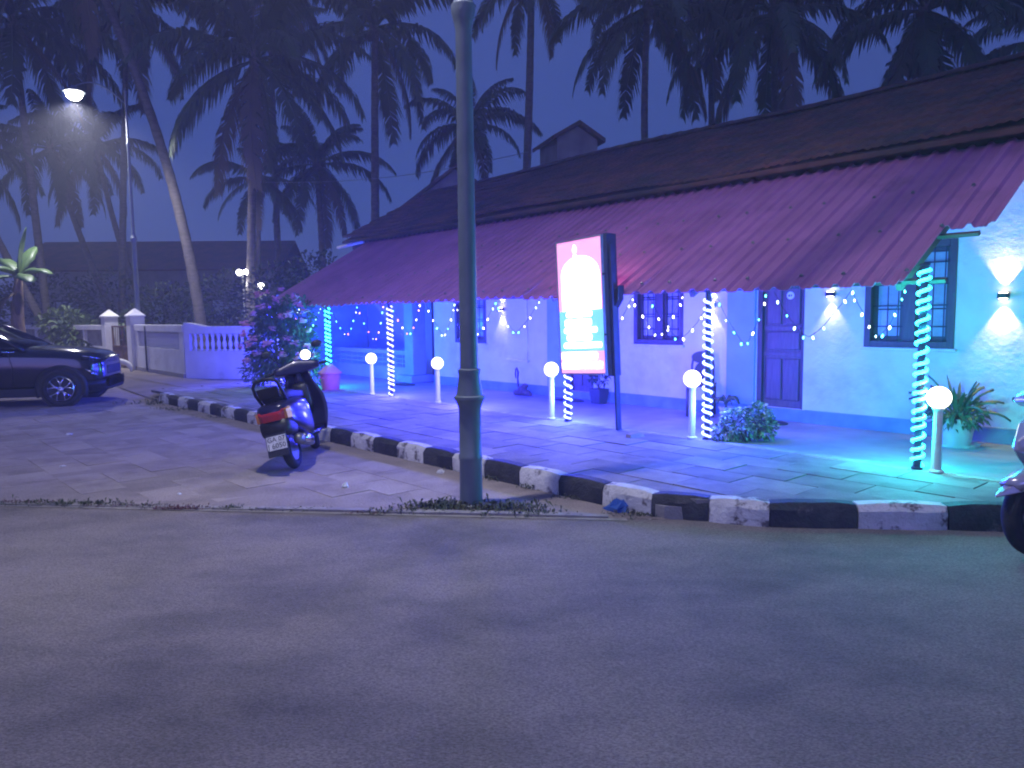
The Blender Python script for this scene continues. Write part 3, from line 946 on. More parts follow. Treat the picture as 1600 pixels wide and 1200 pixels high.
for k in range(n):
    link("baluster", bal, bw, (0.28 + k * 0.185, 0, 0.771))
# wall with pierced panel up to the gate
p, L, a = run(GR, WC)
pw = thing("pierced_wall", "white garden wall with a pierced vent panel, between gate pillar and balustrade", "wall", (*GR, BZ), a)
ob("lower_wall", MB().bx(0.22, L, -0.1, 0.1, 0.16, 0.78), M_ww, pw)
ob("footing", MB().bx(0.22, L, -0.12, 0.12, -0.05, 0.158), M_conc, pw)
ob("coping", MB().bx(0.22, L, -0.12, 0.12, 1.24, 1.44), M_ww, pw, bevel=0.02)
ob("pier", MB().bx(L - 0.35, L, -0.10, 0.10, 0.782, 1.238).bx(0.22, 0.6, -0.10, 0.10, 0.782, 1.238), M_ww, pw)
sl_me = MB().lathe([(0.04, 0), (0.02, 0.08), (0.035, 0.2), (0.02, 0.3), (0.04, 0.44)], 8).mesh("baluster", M_ww, True)
k = 0
x = 0.68
while x < L - 0.4:
    link("baluster", sl_me, pw, (x, 0, 0.787))
    x += 0.12
ob("back_panel", MB().bx(0.6, L - 0.36, 0.05, 0.08, 0.783, 1.237), mat("grey_panel", (0.35, 0.35, 0.36), None, 4, 0.8), pw)
ob("drain_pipe", MB().tube([(1.5, -0.135, 1.40), (1.52, -0.14, 0.9), (1.5, -0.135, 0.1)], 0.025, 8), M_wire, pw, smooth=True)
# far wall left of the gate
p, L, a = run(WL, GL)
lw = thing("panel_wall", "long white wall with sunken grey panels left of the gate, behind the car", "wall", (*WL, BZ), a)
ob("lower_wall", MB().bx(0, L - 0.2, -0.09, 0.09, -0.05, 0.70), M_ww, lw)
ob("coping", MB().bx(0, L - 0.2, -0.13, 0.13, 1.25, 1.42), M_ww, lw, bevel=0.015)
ob("back_panel", MB().bx(0, L - 0.2, 0.0, 0.05, 0.701, 1.249), mat("weathered_panel", (0.33, 0.31, 0.30), (0.22, 0.2, 0.2), 3, 0.85), lw)
for k in range(6):
    ob("mullion", MB().box((0.1 + k * (L - 0.5) / 5.0, -0.03, 0.975), (0.14, 0.12, 0.546)), M_ww, lw)
def pillar(loc, rz, label):
    t = thing("gate_pillar", label, "pillar", (*loc, BZ), rz, "gate pillars")
    ob("shaft", MB().bx(-0.21, 0.21, -0.21, 0.21, -0.05, 1.68), M_ww, t, bevel=0.01)
    ob("cap", MB().loft([[(-0.24, -0.24, 1.681), (0.24, -0.24, 1.681), (0.24, 0.24, 1.681), (-0.24, 0.24, 1.681)], [(-0.24, -0.24, 1.72), (0.24, -0.24, 1.72), (0.24, 0.24, 1.72), (-0.24, 0.24, 1.72)], [(-0.02, -0.02, 1.93), (0.02, -0.02, 1.93), (0.02, 0.02, 1.93), (-0.02, 0.02, 1.93)]]), M_ww, t)
ga = math.atan2(GR[1] - GL[1], GR[0] - GL[0])
pillar(GR, ga, "white gate pillar with pointed cap, right of the gate beside the lamp post")
pillar(GL, ga, "white gate pillar with pointed cap, left of the brown gate")
M_rust = mat("rusty_gate", (0.20, 0.12, 0.075), (0.12, 0.07, 0.05), 6, 0.8, bump=0.2, bscale=30)
gt = thing("metal_gate", "low rusty brown metal gate between two white pillars", "gate", ((GL[0] + GR[0]) / 2, (GL[1] + GR[1]) / 2, BZ), ga)
GW = (Vector(GR) - Vector(GL)).length / 2 - 0.26
ob("frame", MB().bx(-GW, -GW + .05, -.025, .025, .06, 1.40).bx(GW - .05, GW, -.025, .025, .06, 1.40).bx(-.03, .03, -.025, .025, .06, 1.40).bx(-GW + .05, -.03, -.02, .02, 1.35, 1.40).bx(.03, GW - .05, -.02, .02, 1.35, 1.40).bx(-GW + .05, -.03, -.02, .02, .70, .75).bx(.03, GW - .05, -.02, .02, .70, .75), M_rust, gt)
ob("sheet", MB().bx(-GW + .05, -.03, -.005, .005, .08, .70), M_rust, gt)
ob("sheet", MB().bx(.03, GW - .05, -.005, .005, .08, .70), M_rust, gt)
for k in range(10):
    xx = -GW + 0.12 + k * (2 * GW - 0.24) / 9
    ob("bar", MB().tube([(xx, 0, 0.752), (xx, 0, 1.349)], 0.011, 6), M_rust, gt)
ob("latch", MB().box((0, -0.04, 0.95), (0.16, 0.03, 0.04)), M_steel, gt)
# white arched piece on the ground by the lamp post
arch = []
for k in range(11):
    aa = pi * k / 10
    arch.append((0.40 * cos(aa), 0.05 * sin(aa * 2), 0.06 + 0.30 * sin(aa)))
ao = ob("bent_board", MB().tube(arch, [0.05, .06, .075, .08, .085, .085, .085, .08, .075, .06, .05], 8), M_white, None, (-11.75, 22.0, 0.03), (0, 0, 0.15), smooth=True)
tag(ao, "white arched piece lying on the ground at the foot of the lit lamp", "debris")

def neighbour(name, label, loc, rz, w, d, h, ridge, wm, rm, wins=(), along_x=True, over=0.35):
    t = thing(name, label, "house", loc, rz)
    ob("wall", MB().bx(-w / 2, w / 2, 0, d, 0, h), wm, t)
    if along_x:       # ridge parallel to front
        ob("roof", MB().prism([(-over, h - 0.12), (d / 2, ridge), (d + over, h - 0.12), (d + over, h - 0.02), (d / 2, ridge + 0.12), (-over, h - 0.02)], -w / 2 - over, w / 2 + over, 'x'), rm, t)
    else:             # gable to the front
        ob("gable", MB().prism([(-w / 2, h), (w / 2, h), (0, ridge)], 0.0, 0.15, 'y'), wm, t)
        ob("roof", MB().prism([(-w / 2 - over, h - 0.15), (0, ridge + 0.02), (w / 2 + over, h - 0.15), (w / 2 + over, h - 0.03), (0, ridge + 0.14), (-w / 2 - over, h - 0.03)], -over, d + over, 'y'), rm, t)
    for x, z, ww, hh in wins:
        f = ob("window", MB().bx(x - ww / 2, x + ww / 2, -0.05, 0.01, z, z + hh), M_frame, t)
        ob("pane", MB().bx(x - ww / 2 + .08, x - .03, -0.06, -0.045, z + .08, z + hh - .08), M_pane, f)
        ob("pane", MB().bx(x + .03, x + ww / 2 - .08, -0.06, -0.045, z + .08, z + hh - .08), M_pane, f)
    return t
M_oldw = mat("old_grey_plaster", (0.30, 0.29, 0.28), (0.2, 0.19, 0.18), 1.5, 0.9, bump=0.2, bscale=10)
neighbour("neighbour_house", "dark long house with low tile roof behind the gate", (-19.5, 40, 0), 0.05, 13.5, 7, 4.3, 6.0, M_oldw, M_tile, [(-4.2, 1.3, 1.3, 1.4), (0.2, 1.3, 1.3, 1.4), (4.0, 1.3, 1.3, 1.4)])
neighbour("gabled_house", "pale gable end peeping over the awning left of the tall lamp post", (-1.9, 26.5, 0), 0.25, 3.6, 6, 5.35, 6.75, M_oldw, M_tile, [(0, 2.5, 1.0, 1.2)], along_x=False, over=0.25)
tu = neighbour("stair_tower", "small dark tower with gabled roof standing above the ridge", (1.98, 22.0, 0), 0.30, 1.25, 1.5, 6.75, 7.05, M_oldw, M_tile, [(-0.1, 5.6, 0.5, 0.5)], along_x=False, over=0.18)

# overhead cable across the yard
cab = [(-8.72 + 10.1 * k / 12, 25.82 - 3.9 * k / 12, 6.25 + 0.25 * k / 12 - 0.35 * sin(pi * k / 12)) for k in range(13)]
cp_ = Vector(cab[0])
tag(ob("overhead_cable", MB().tube([Vector(q) - cp_ for q in cab], 0.010, 5), M_steel, None, cp_), "thin overhead cable strung from a palm trunk to the small tower", "cable")

# ================================================================== palms
M_frond = mat("palm_frond", (0.050, 0.085, 0.035), (0.035, 0.055, 0.028), 3, 0.6, ovar=0.3)
M_dry = mat("dry_frond", (0.13, 0.10, 0.065), (0.09, 0.07, 0.045), 3, 0.8)
M_trunk = mat("palm_trunk", (0.16, 0.14, 0.125), (0.09, 0.078, 0.07), 5, 0.9, bump=0.6, bscale=12, stretch=(1, 1, 3))
M_nut = mat("coconut", (0.10, 0.10, 0.04), (0.07, 0.06, 0.03), 5, 0.6)
def frond_mesh(e0, e1, seed, m, dens=44):
    rnd = random.Random(seed)
    pts = [Vector((0, 0, 0))]
    N = 24
    for k in range(N):
        s = k / (N - 1)
        e = e0 + (e1 - e0) * (s ** 1.25)
        pts.append(pts[-1] + Vector((cos(e), 0.02 * sin(s * 3 + seed), sin(e))) / N)
    mb = MB()
    mb.tube(pts[::3] + [pts[-1]], [0.011 * (1 - 0.85 * k / 9) for k in range(len(pts[::3]) + 1)], 5)
    for side in (-1, 1):
        for k in range(dens):
            s = 0.10 + 0.89 * (k + rnd.uniform(-.3, .3)) / dens
            i = min(N - 1, int(s * N))
            p = pts[i].lerp(pts[i + 1], s * N - i)
            t = (pts[i + 1] - pts[i]).normalized()
            ln = 0.235 * (sin(pi * (0.16 + 0.78 * s)) ** 0.8) * rnd.uniform(0.8, 1.1)
            if rnd.random() < 0.04:
                ln *= 0.5
            d1 = (t * rnd.uniform(.45, .7) + Vector((0, side * 0.75, 0)) + Vector((0, 0, rnd.uniform(-.35, -.05)))).normalized()
            d2 = (t * rnd.uniform(.2, .45) + Vector((0, side * rnd.uniform(.2, .5), 0)) + Vector((0, 0, -1.0))).normalized()
            w = t * 0.0125
            a, b, c = p, p + d1 * ln * 0.45, p + d1 * ln * 0.45 + d2 * ln * 0.6
            mb.add([a - w, a + w, b + w * 1.1, b - w * 1.1, c], [(0, 1, 2, 3), (3, 2, 4)])
    return mb.mesh("frond", m)
FR = [frond_mesh(R(72), R(5), 1, M_frond), frond_mesh(R(48), R(-40), 2, M_frond), frond_mesh(R(28), R(-62), 3, M_frond),
      frond_mesh(R(5), R(-75), 4, M_frond), frond_mesh(R(-25), R(-86), 5, M_frond), frond_mesh(R(-50), R(-88), 6, M_dry)]
crown_me = MB().lathe([(0.10, -0.7), (0.17, -0.45), (0.2, -0.1), (0.16, 0.15), (0.07, 0.5), (0.0, 0.7)], 10).mesh("crown", M_trunk, True)
nut_me = MB().sphere((0, 0, 0), 0.13, 10, 7, (1, 1, 1.25)).mesh("coconut", M_nut, True)
PALM_GROUP = "coconut palms behind the house and garden walls"
def palm(label, crown, base, flen, nf=20, seed=0, bend=0.0, r=0.17):
    rnd = random.Random(seed)
    base, crown = Vector(base), Vector(crown)
    t = thing("coconut_palm", label, "palm tree", base, 0.0, PALM_GROUP)
    c = crown - base
    side = Vector((-c.y, c.x, 0))
    side = Vector((1, 0, 0))
    pts, rad = [], []
    n = 44
    for k in range(n + 1):
        s = k / n
        q = Vector((c.x * s ** 1.15, c.y * s ** 1.15, c.z * s)) + side * bend * sin(pi * s)
        pts.append(q)
        rad.append((r * (1 - 0.38 * s) + (0.10 * (1 - s * 12) if s < 0.08 else 0)) * (1.05 if k % 2 else 0.97))
    ob("trunk", MB().tube(pts, rad, 9), M_trunk, t, smooth=True)
    cr = link("crown", crown_me, t, c)
    for k in range(nf):
        az_ = k * 2.39996 + rnd.uniform(-.25, .25)
        q = (k + 0.5) / nf
        vi = min(5, int(q * 5.6 + rnd.uniform(-.3, .3)))
        vi = max(0, vi)
        link("frond", FR[vi], cr, (0.08 * cos(az_), 0.08 * sin(az_), 0.1 - 0.25 * q), (rnd.uniform(-.15, .15), rnd.uniform(-.12, .12), az_), flen * rnd.uniform(0.85, 1.1) * (0.8 if vi == 0 else 1))
    for k in range(5):
        a_ = rnd.uniform(0, 2 * pi)
        link("coconut", nut_me, cr, (0.26 * cos(a_), 0.26 * sin(a_), -0.3 - 0.2 * rnd.random()))
    return t
palm("leaning coconut palm whose pale lit trunk slants past the lit street lamp", (-15.2, 27, 15.6), (-11.2, 27, 0), 4.8, 22, 1, bend=0.6, r=0.20)
palm("coconut palm at the top left corner with its crown above the lamp", (-19.3, 30, 13.2), (-19.0, 30.5, 0), 4.8, 22, 2)
palm("coconut palm with upright trunk just right of the lit lamp pole", (-16.5, 33.5, 15.4), (-17.9, 34, 0), 4.8, 22, 3)
palm("slanting coconut palm left of the lit lamp, lower crown", (-21.2, 35, 9.6), (-18.4, 35.5, 0), 4.0, 20, 4, bend=-0.3)
palm("second slanting coconut palm behind the lit lamp", (-19.9, 36.5, 10.0), (-17.6, 37, 0), 4.0, 18, 5, bend=-0.4)
palm("coconut palm at the left edge leaning over the banana plant", (-21.5, 29, 8.6), (-18.0, 29.5, 0), 3.9, 20, 6, bend=-0.2)
palm("large coconut palm left of centre, crown hanging wide", (-8.6, 26, 10.4), (-9.2, 26, 0), 4.7, 24, 7)
palm("small coconut palm with thin trunk right of the leaning palm", (-10.3, 31, 7.4), (-10.6, 31, 0), 2.9, 16, 8, r=0.13)
palm("bushy coconut palm of middle height behind the shrub", (-8.4, 33, 8.3), (-8.2, 33, 0), 3.8, 20, 9)
palm("coconut palm with straight trunk left of the tall lamp post", (-5.2, 30, 12.9), (-5.5, 30, 0), 4.6, 22, 10, r=0.2)
palm("low coconut palm seen behind the tall lamp post", (-1.8, 34, 10.2), (-1.6, 34, 0), 3.6, 18, 11)
palm("coconut palm with bare trunk right of the tall lamp post", (0.95, 30, 15.0), (0.2, 30, 0), 3.7, 18, 12, bend=0.15, r=0.2)
palm("coconut palm with curved trunk above the small dark tower", (4.9, 27, 12.4), (5.6, 27, 0), 4.6, 22, 13, bend=-0.4)
palm("dense coconut palm right of the curved one, above the roof", (9.0, 26, 11.7), (9.3, 26, 0), 4.8, 26, 14)
palm("coconut palm at the upper right above the roof ridge", (13.0, 24, 11.0), (13.0, 24, 0), 4.7, 26, 15)
palm("coconut palm at the right edge above the roof", (19.5, 26.5, 10.8), (19.3, 26.5, 0), 4.4, 22, 16)
palm("tall coconut palm behind the dense one, crown cut by the top edge", (8.4, 32, 15.4), (8.7, 32, 0), 4.6, 22, 17)
palm("tall coconut palm left of centre, crown cut by the top edge", (-10.8, 35, 16.6), (-10.9, 35, 0), 4.9, 22, 18)

# ================================================================== shrubs and plants
M_leaf = mat("shrub_leaf", (0.12, 0.17, 0.095), (0.07, 0.11, 0.06), 4, 0.5)
M_leafd = mat("hedge_leaf", (0.045, 0.07, 0.032), (0.028, 0.045, 0.022), 3, 0.65)
M_pale = mat("pale_leaf", (0.22, 0.28, 0.13), (0.13, 0.19, 0.08), 5, 0.5)
M_varieg = mat("variegated_leaf", (0.42, 0.46, 0.32), (0.10, 0.16, 0.07), 14, 0.5, contrast=(0.45, 0.55))
M_stem = mat("stem", (0.12, 0.09, 0.06), None, 8, 0.8)
M_flow = mat("pink_flower", (0.85, 0.42, 0.52), (0.78, 0.30, 0.42), 20, 0.6)
def leaf(mb, p, d, ln, w, rnd, droop=0.25):
    d = d.normalized()
    s = d.cross(Vector((rnd.uniform(-.4, .4), rnd.uniform(-.4, .4), 1)))
    if s.length < 1e-3:
        s = Vector((1, 0, 0))
    s.normalize()
    u = d.cross(s)
    m = p + d * ln * 0.5 + u * (-0.06 * ln)
    e = p + d * ln - Vector((0, 0, droop * ln))
    mb.add([p, m + s * w, e, m - s * w], [(0, 1, 2, 3)])
def blob(mb, rnd, n, c, r, ln, w, hollow=0.5):
    c = Vector(c)
    for _ in range(n):
        d = Vector((rnd.gauss(0, 1), rnd.gauss(0, 1), rnd.gauss(0, 1))).normalized()
        q = hollow + (1 - hollow) * rnd.random() ** 0.6
        p = c + Vector((d.x * r[0], d.y * r[1], d.z * r[2])) * q
        leaf(mb, p, d + Vector((rnd.uniform(-.8, .8), rnd.uniform(-.8, .8), rnd.uniform(-.5, .8))), ln * rnd.uniform(.6, 1.3), w * rnd.uniform(.7, 1.3), rnd)
def bush(name, label, loc, blobs, n, ln, w, m, seed, cat="shrub", stems=5, group=None):
    rnd = random.Random(seed)
    t = thing(name, label, cat, loc, 0.0, group)
    mb, sb = MB(), MB()
    tot = sum(b[1][0] * b[1][1] * b[1][2] for b in blobs) or 1
    for c, r in blobs:
        blob(mb, rnd, max(20, int(n * (r[0] * r[1] * r[2]) / tot)), c, r, ln, w)
        for _ in range(max(1, stems // len(blobs))):
            q = Vector(c) + Vector((rnd.uniform(-.4, .4) * r[0], rnd.uniform(-.4, .4) * r[1], rnd.uniform(-.2, .6) * r[2]))
            sb.tube([(rnd.uniform(-.08, .08), rnd.uniform(-.08, .08), 0), q * 0.5 + Vector((rnd.uniform(-.1, .1), rnd.uniform(-.1, .1), 0.05)), q], [0.018, 0.012, 0.005], 5)
    ob("foliage", mb, m, t)
    ob("stems", sb, M_stem, t)
    return t
# flowering shrub by the pavement end
FS = Vector((-4.85, 15.85, 0.15))
fs = bush("flowering_shrub", "large flowering shrub with pink blossoms and blue fairy lights beside the pink bin", FS,
          [((-.1, 0, 1.0), (.62, .55, .75)), ((.25, 0, 1.5), (.42, .4, .45)), ((-.35, 0, .75), (.5, .45, .6)), ((.35, -.1, .75), (.42, .4, .55)), ((-.3, .1, 1.5), (.35, .35, .4)), ((-.6, 0, .35), (.35, .3, .3)), ((.55, 0, .3), (.3, .3, .3))], 7000, 0.12, 0.022, M_leaf, 21, stems=20)
rnd = random.Random(5)
fl_me = []
for q in range(3):
    mb = MB()
    for _ in range(14):
        c = Vector((rnd.uniform(-.075, .075), rnd.uniform(-.06, .06), rnd.uniform(-.05, .05)))
        for k in range(5):
            a = 2 * pi * k / 5
            leaf(mb, c, Vector((cos(a), sin(a), rnd.uniform(.1, .7))), 0.055, 0.024, rnd, 0.1)
    fl_me.append(mb.mesh("flower_cluster", M_flow))
for x, z in ((-.62, 1.35), (-.5, 1.55), (-.2, 2.0), (.15, 2.05), (.42, 1.8), (.5, 1.72), (.38, 1.9), (.62, 1.6), (-.55, .95), (-.5, 1.05), (-.42, .75), (-.1, 1.25), (.5, .72), (.42, .62), (.3, .55), (.66, .9), (.7, 1.2), (-.65, 1.15), (.1, .7), (-.3, 1.7), (.56, .5), (.72, .7), (-.75, .9), (.0, 1.85), (-.35, 1.95), (.25, 1.55), (-.15, .95), (.2, 1.05), (-.6, .6), (.55, 1.4), (-.45, 1.35), (.35, .95), (0.05, 1.5)):
    link("flower_cluster", fl_me[rnd.randrange(3)], fs, (x, -0.55 + rnd.uniform(-.1, .1), z), (rnd.uniform(-.5, .5), rnd.uniform(-.5, .5), rnd.uniform(0, 6)), rnd.uniform(.7, 1.15))
# variegated shrub at the veranda edge
bush("variegated_shrub", "low shrub with pale mottled leaves at the foot of the striped post", hp(1.93, 0.27, 0.17),
     [((-.10, 0, .19), (.18, .17, .18)), ((.13, .0, .24), (.17, .16, .19)), ((.24, 0, .17), (.12, .12, .13)), ((-.22, 0, .11), (.14, .12, .11))], 1400, 0.06, 0.02, M_varieg, 31, stems=10)
# dark garden bushes
bush("garden_bush", "pale leaved bush above the panelled white wall behind the car", (-16.4, 27.2, 0), [((0, 0, 1.5), (.9, .6, .55)), ((.5, 0, 1.1), (.8, .6, .7)), ((2.2, .2, 1.6), (.5, .4, .3))], 900, 0.26, 0.07, M_pale, 41, group="garden bushes behind the walls")
bush("garden_bush", "dark bush behind the gate and right pillar", (-13.6, 29.5, 0), [((0, 0, 1.5), (1.8, 1.2, 1.6)), ((1.6, 0, 2.2), (1.2, 1, 1.1))], 2600, 0.22, 0.05, M_leafd, 42, group="garden bushes behind the walls")
bush("garden_bush", "dark bush behind the balustrade beside the leaning trunk", (-9.0, 28.5, 0), [((0, 0, 1.4), (2.2, 1.2, 1.7)), ((-1.8, 0, 2.0), (1.2, 1, 1.5))], 2600, 0.22, 0.05, M_leafd, 43, group="garden bushes behind the walls")
bush("garden_bush", "dark bush filling the corner left of the awning end", (-7.6, 24.0, 0), [((0, 0, 1.7), (1.5, 1.0, 1.7)), ((1.2, .5, 2.6), (1.1, 1, 1.2))], 2600, 0.2, 0.05, M_leafd, 44, group="garden bushes behind the walls")
bush("garden_bush", "wide dark bush at the far left behind the banana plant", (-20.5, 32.5, 0), [((0, 0, 1.6), (2.8, 1.2, 2.2)), ((3, 0, 2.4), (1.6, 1, 1.5)), ((-3.5, 0, 2.4), (2.0, 1, 2))], 3600, 0.26, 0.06, M_leafd, 45, group="garden bushes behind the walls")
bush("garden_bush", "leafy bush touching the foot of the panelled wall near the gate", (-13.9, 23.9, 0.03), [((0, 0, .45), (.4, .3, .45))], 260, 0.16, 0.05, M_leafd, 46, group="garden bushes behind the walls")

# banana plant
M_ban = mat("banana_leaf", (0.13, 0.22, 0.07), (0.09, 0.16, 0.05), 4, 0.45, stretch=(1, 8, 1))
bn = thing("banana_plant", "banana plant with broad green leaves behind the car", "plant", (-14.75, 22.2, 0.0))
ob("stem", MB().tube([(0, 0, 0), (.03, 0, .8), (-.02, .02, 1.6), (.08, 0, 2.6), (.14, 0, 2.95)], [.24, .20, .18, .13, .08], 10), mat("banana_stem", (0.26, 0.19, 0.12), (0.14, 0.10, 0.06), 5, 0.85, bump=0.6, bscale=15, stretch=(3, 3, 0.6)), bn, smooth=True)
def big_leaf(L, W, e0, e1, m, name, parent, loc, az_, n=12, tear=0):
    rnd = random.Random(int(L * 1000 + az_ * 100))
    pts = [Vector((0, 0, 0))]
    for k in range(n):
        e = e0 + (e1 - e0) * (k / (n - 1)) ** 1.2
        pts.append(pts[-1] + Vector((cos(e), 0, sin(e))) * L / n)
    mb = MB()
    vs, fs = [], []
    for k, p in enumerate(pts):
        s = k / n
        w = W * max(0.04, sin(pi * min(1, max(0, (s - 0.12) / 0.9))) ** 0.6) if s > 0.12 else 0.03
        j = rnd.uniform(.85, 1.1)
        vs += [p + Vector((0, -w * j, -0.35 * w)), p + Vector((0, -w * .5, .02)), p, p + Vector((0, w * .5, .02)), p + Vector((0, w * j, -0.35 * w))]
    for k in range(n):
        for q in range(4):
            fs.append((k * 5 + q, k * 5 + q + 1, k * 5 + q + 6, k * 5 + q + 5))
    mb.add(vs, fs)
    o = ob(name, mb, m, parent, loc, (0, 0, az_), smooth=True)
    md = o.modifiers.new("thick", 'SOLIDIFY')
    md.thickness = 0.004
    return o
for L_, W_2, e0, e1, az_ in ((1.5, .22, 88, 70, 0.3), (1.3, .26, 35, -35, -0.25), (1.2, .26, 20, -45, -0.75), (1.3, .25, 60, -10, 2.6), (1.2, .24, 15, -60, 3.6), (1.4, .24, 70, 20, 1.6), (1.2, .22, 40, -30, 4.5)):
    big_leaf(L_, W_2, R(e0), R(e1), M_ban, "leaf", bn, (.14, 0, 2.9), az_)
for az_ in (2.4, 3.5, 4.2, 5.2):
    big_leaf(1.0, .12, R(-20), R(-85), M_dry, "dry_leaf", bn, (.10, 0, 2.5), az_)

# potted plants on the veranda
M_potw = mat("white_pot", (0.62, 0.62, 0.62), (0.5, 0.5, 0.5), 5, 0.6, bump=0.1)
M_potd = mat("dark_pot", (0.06, 0.06, 0.07), None, 5, 0.6)
M_soil = mat("soil", (0.04, 0.03, 0.022), None, 20, 0.95)
def pot(t, r, h, m, square=False):
    if square:
        ob("pot", MB().loft([[(-r * .75, -r * .75, 0), (r * .75, -r * .75, 0), (r * .75, r * .75, 0), (-r * .75, r * .75, 0)], [(-r, -r, h), (r, -r, h), (r, r, h), (-r, r, h)]]), m, t, bevel=0.008)
        ob("soil", MB().bx(-r * .9, r * .9, -r * .9, r * .9, h - 0.005, h + 0.004), M_soil, t)
    else:
        ob("pot", MB().lathe([(r * .68, 0), (r * .7, 0.01), (r * .93, h * .86), (r * 1.05, h * .87), (r * 1.05, h), (r * .92, h), (r * .9, h - 0.02), (0, h - 0.022)], 20), m, t, auto=True)
t = thing("potted_plant", "big white pot of long sword shaped leaves by the right wall", "potted plant", hp(0.20, 1.62, 0.171), HR)
pot(t, 0.19, 0.30, M_potw)
ob("saucer", MB().lathe([(0.17, 0), (0.22, 0.0), (0.23, 0.03), (0.15, 0.012)], 18), M_potw, t)
rnd = random.Random(3)
for k in range(26):
    az_ = k * 2.4
    q = k / 26
    big_leaf(rnd.uniform(.38, .54), rnd.uniform(.013, .02), R(86 - 60 * q + rnd.uniform(-6, 6)), R(60 - 120 * q), M_leaf, "leaf", t, (0.05 * cos(az_), 0.05 * sin(az_), 0.29), az_, 7)
mb = MB()
blob(mb, rnd, 420, (0, 0, .36), (.26, .26, .16), .10, .018)
ob("foliage", mb, M_leaf, t)
t = thing("potted_plant", "small dark square pot with a twiggy plant beside the signpost", "potted plant", hp(5.52, 1.80, 0.171), HR)
pot(t, 0.12, 0.24, M_potd, True)
mb = MB()
for k in range(7):
    c = Vector((rnd.uniform(-.18, .16), rnd.uniform(-.1, .1), rnd.uniform(.38, .55)))
    ob("twig", MB().tube([(0, 0, .23), c * .5 + Vector((0, 0, .13)), c], [.008, .006, .003], 5), M_stem, t)
    blob(mb, rnd, 16, c, (.06, .06, .05), .07, .022, .1)
ob("foliage", mb, M_leafd, t)
t = thing("potted_plant", "small pot of arching curled leaves against the light blue pilaster", "potted plant", hp(3.10, 1.72, 0.171), HR)
pot(t, 0.10, 0.16, M_potw)
for k in range(14):
    big_leaf(rnd.uniform(.24, .36), .014, R(80), R(-60), M_leaf, "leaf", t, (0, 0, .15), k * 2.4, 8)
t = thing("stone_planter", "dark heap of stones with an upright weathered stick against the wall", "planter", hp(7.42, 1.78, 0.171), HR)
for k, (x, y, z, r_) in enumerate(((0, 0, .05, .09), (.12, .02, .05, .08), (-.12, .03, .04, .07), (.03, .02, .12, .08), (.22, 0, .03, .06), (.08, .04, .17, .06), (-.04, -.05, .04, .06))):
    ob("stone", MB().sphere((x, y, z), r_, 8, 5, (1.3, 1, .75)), M_wood, t)
ob("stick", MB().tube([(-.06, 0, .15), (-.07, 0, .3), (-.06, 0, .42), (-.10, 0, .50)], [.022, .018, .022, .012], 7), M_wood, t, smooth=True)
ob("stick", MB().tube([(-.08, 0, .49), (-.125, 0, .47), (-.13, 0, .36), (-.12, 0, .3)], [.012, .012, .016, .008], 6), M_wood, t, smooth=True)
# dark chair by the pilaster
t = thing("wooden_chair", "dark chair with rounded back between two lit posts near the wall", "chair", hp(3.52, 1.74, 0.171), HR + 0.5)
M_chair = mat("chair_wood", (0.10, 0.075, 0.07), None, 6, 0.45)
ob("seat", MB().prism([(-.2, -.2), (.2, -.2), (.2, .2), (-.2, .2)], .42, .46, 'z'), M_chair, t, bevel=0.015)
for x in (-.17, .17):
    for y in (-.17, .17):
        ob("leg", MB().tube([(x, y, 0), (x * .97, y * .97, .42)], [.022, .028], 8), M_chair, t, smooth=True)
def oval(cx, cz, rx, rz, n=18):
    return [(cx + rx * cos(2 * pi * k / n), cz + rz * sin(2 * pi * k / n)) for k in range(n)]
ob("backrest", MB().prism(oval(0, .60, .12, .16), .16, .185), M_chair, t, bevel=0.008)
ob("top_rail", MB().prism(oval(0, .82, .16, .09), .16, .185), M_chair, t, bevel=0.008)
for x in (-.15, .15):
    ob("back_post", MB().tube([(x, .175, .44), (x, .18, .7), (x * .85, .185, .86)], .016, 7), M_chair, t, smooth=True)

# door mats
M_mat = mat("coir_mat", (0.06, 0.05, 0.05), (0.04, 0.035, 0.035), 40, 0.95, bump=0.6, bscale=80)
for u, v, lb in ((2.50, 1.72, "dark oval door mat before the panelled door"), (10.75, 1.45, "dark door mat before the far doorway"), (6.15, 1.75, "dark door mat before the door behind the signboard")):
    o = ob("door_mat", MB().lathe([(0.30, 0), (0.30, 0.012), (0.28, 0.016), (0, 0.016)], 24), M_mat, None, hp(u, v, 0.171), (0, 0, HR))
    o.scale = (1.0, 0.62, 1)
    tag(o, lb, "door mat", "door mats on the veranda")

# pink bin with conical lid
M_pink = mat("pink_plastic", (0.80, 0.22, 0.24), (0.7, 0.18, 0.2), 5, 0.5)
t = thing("pink_bin", "pink round bin with conical lid in front of the green lit post", "bin", hp(10.98, -0.16, 0.178), HR)
ob("body", MB().lathe([(0.17, 0), (0.175, 0.01), (0.2, 0.30), (0.2, 0.32)], 24), M_pink, t, auto=True)
ob("lid", MB().lathe([(0.215, 0.315), (0.235, 0.32), (0.235, 0.345), (0.12, 0.45), (0.03, 0.515), (0.0, 0.52)], 24), M_pink, t, auto=True)
ob("handle", MB().tube([(-.12, -.19, .24), (-.1, -.215, .24), (0.0, -.22, .24), (.1, -.20, .24)], .012, 6), M_pink, t, smooth=True)

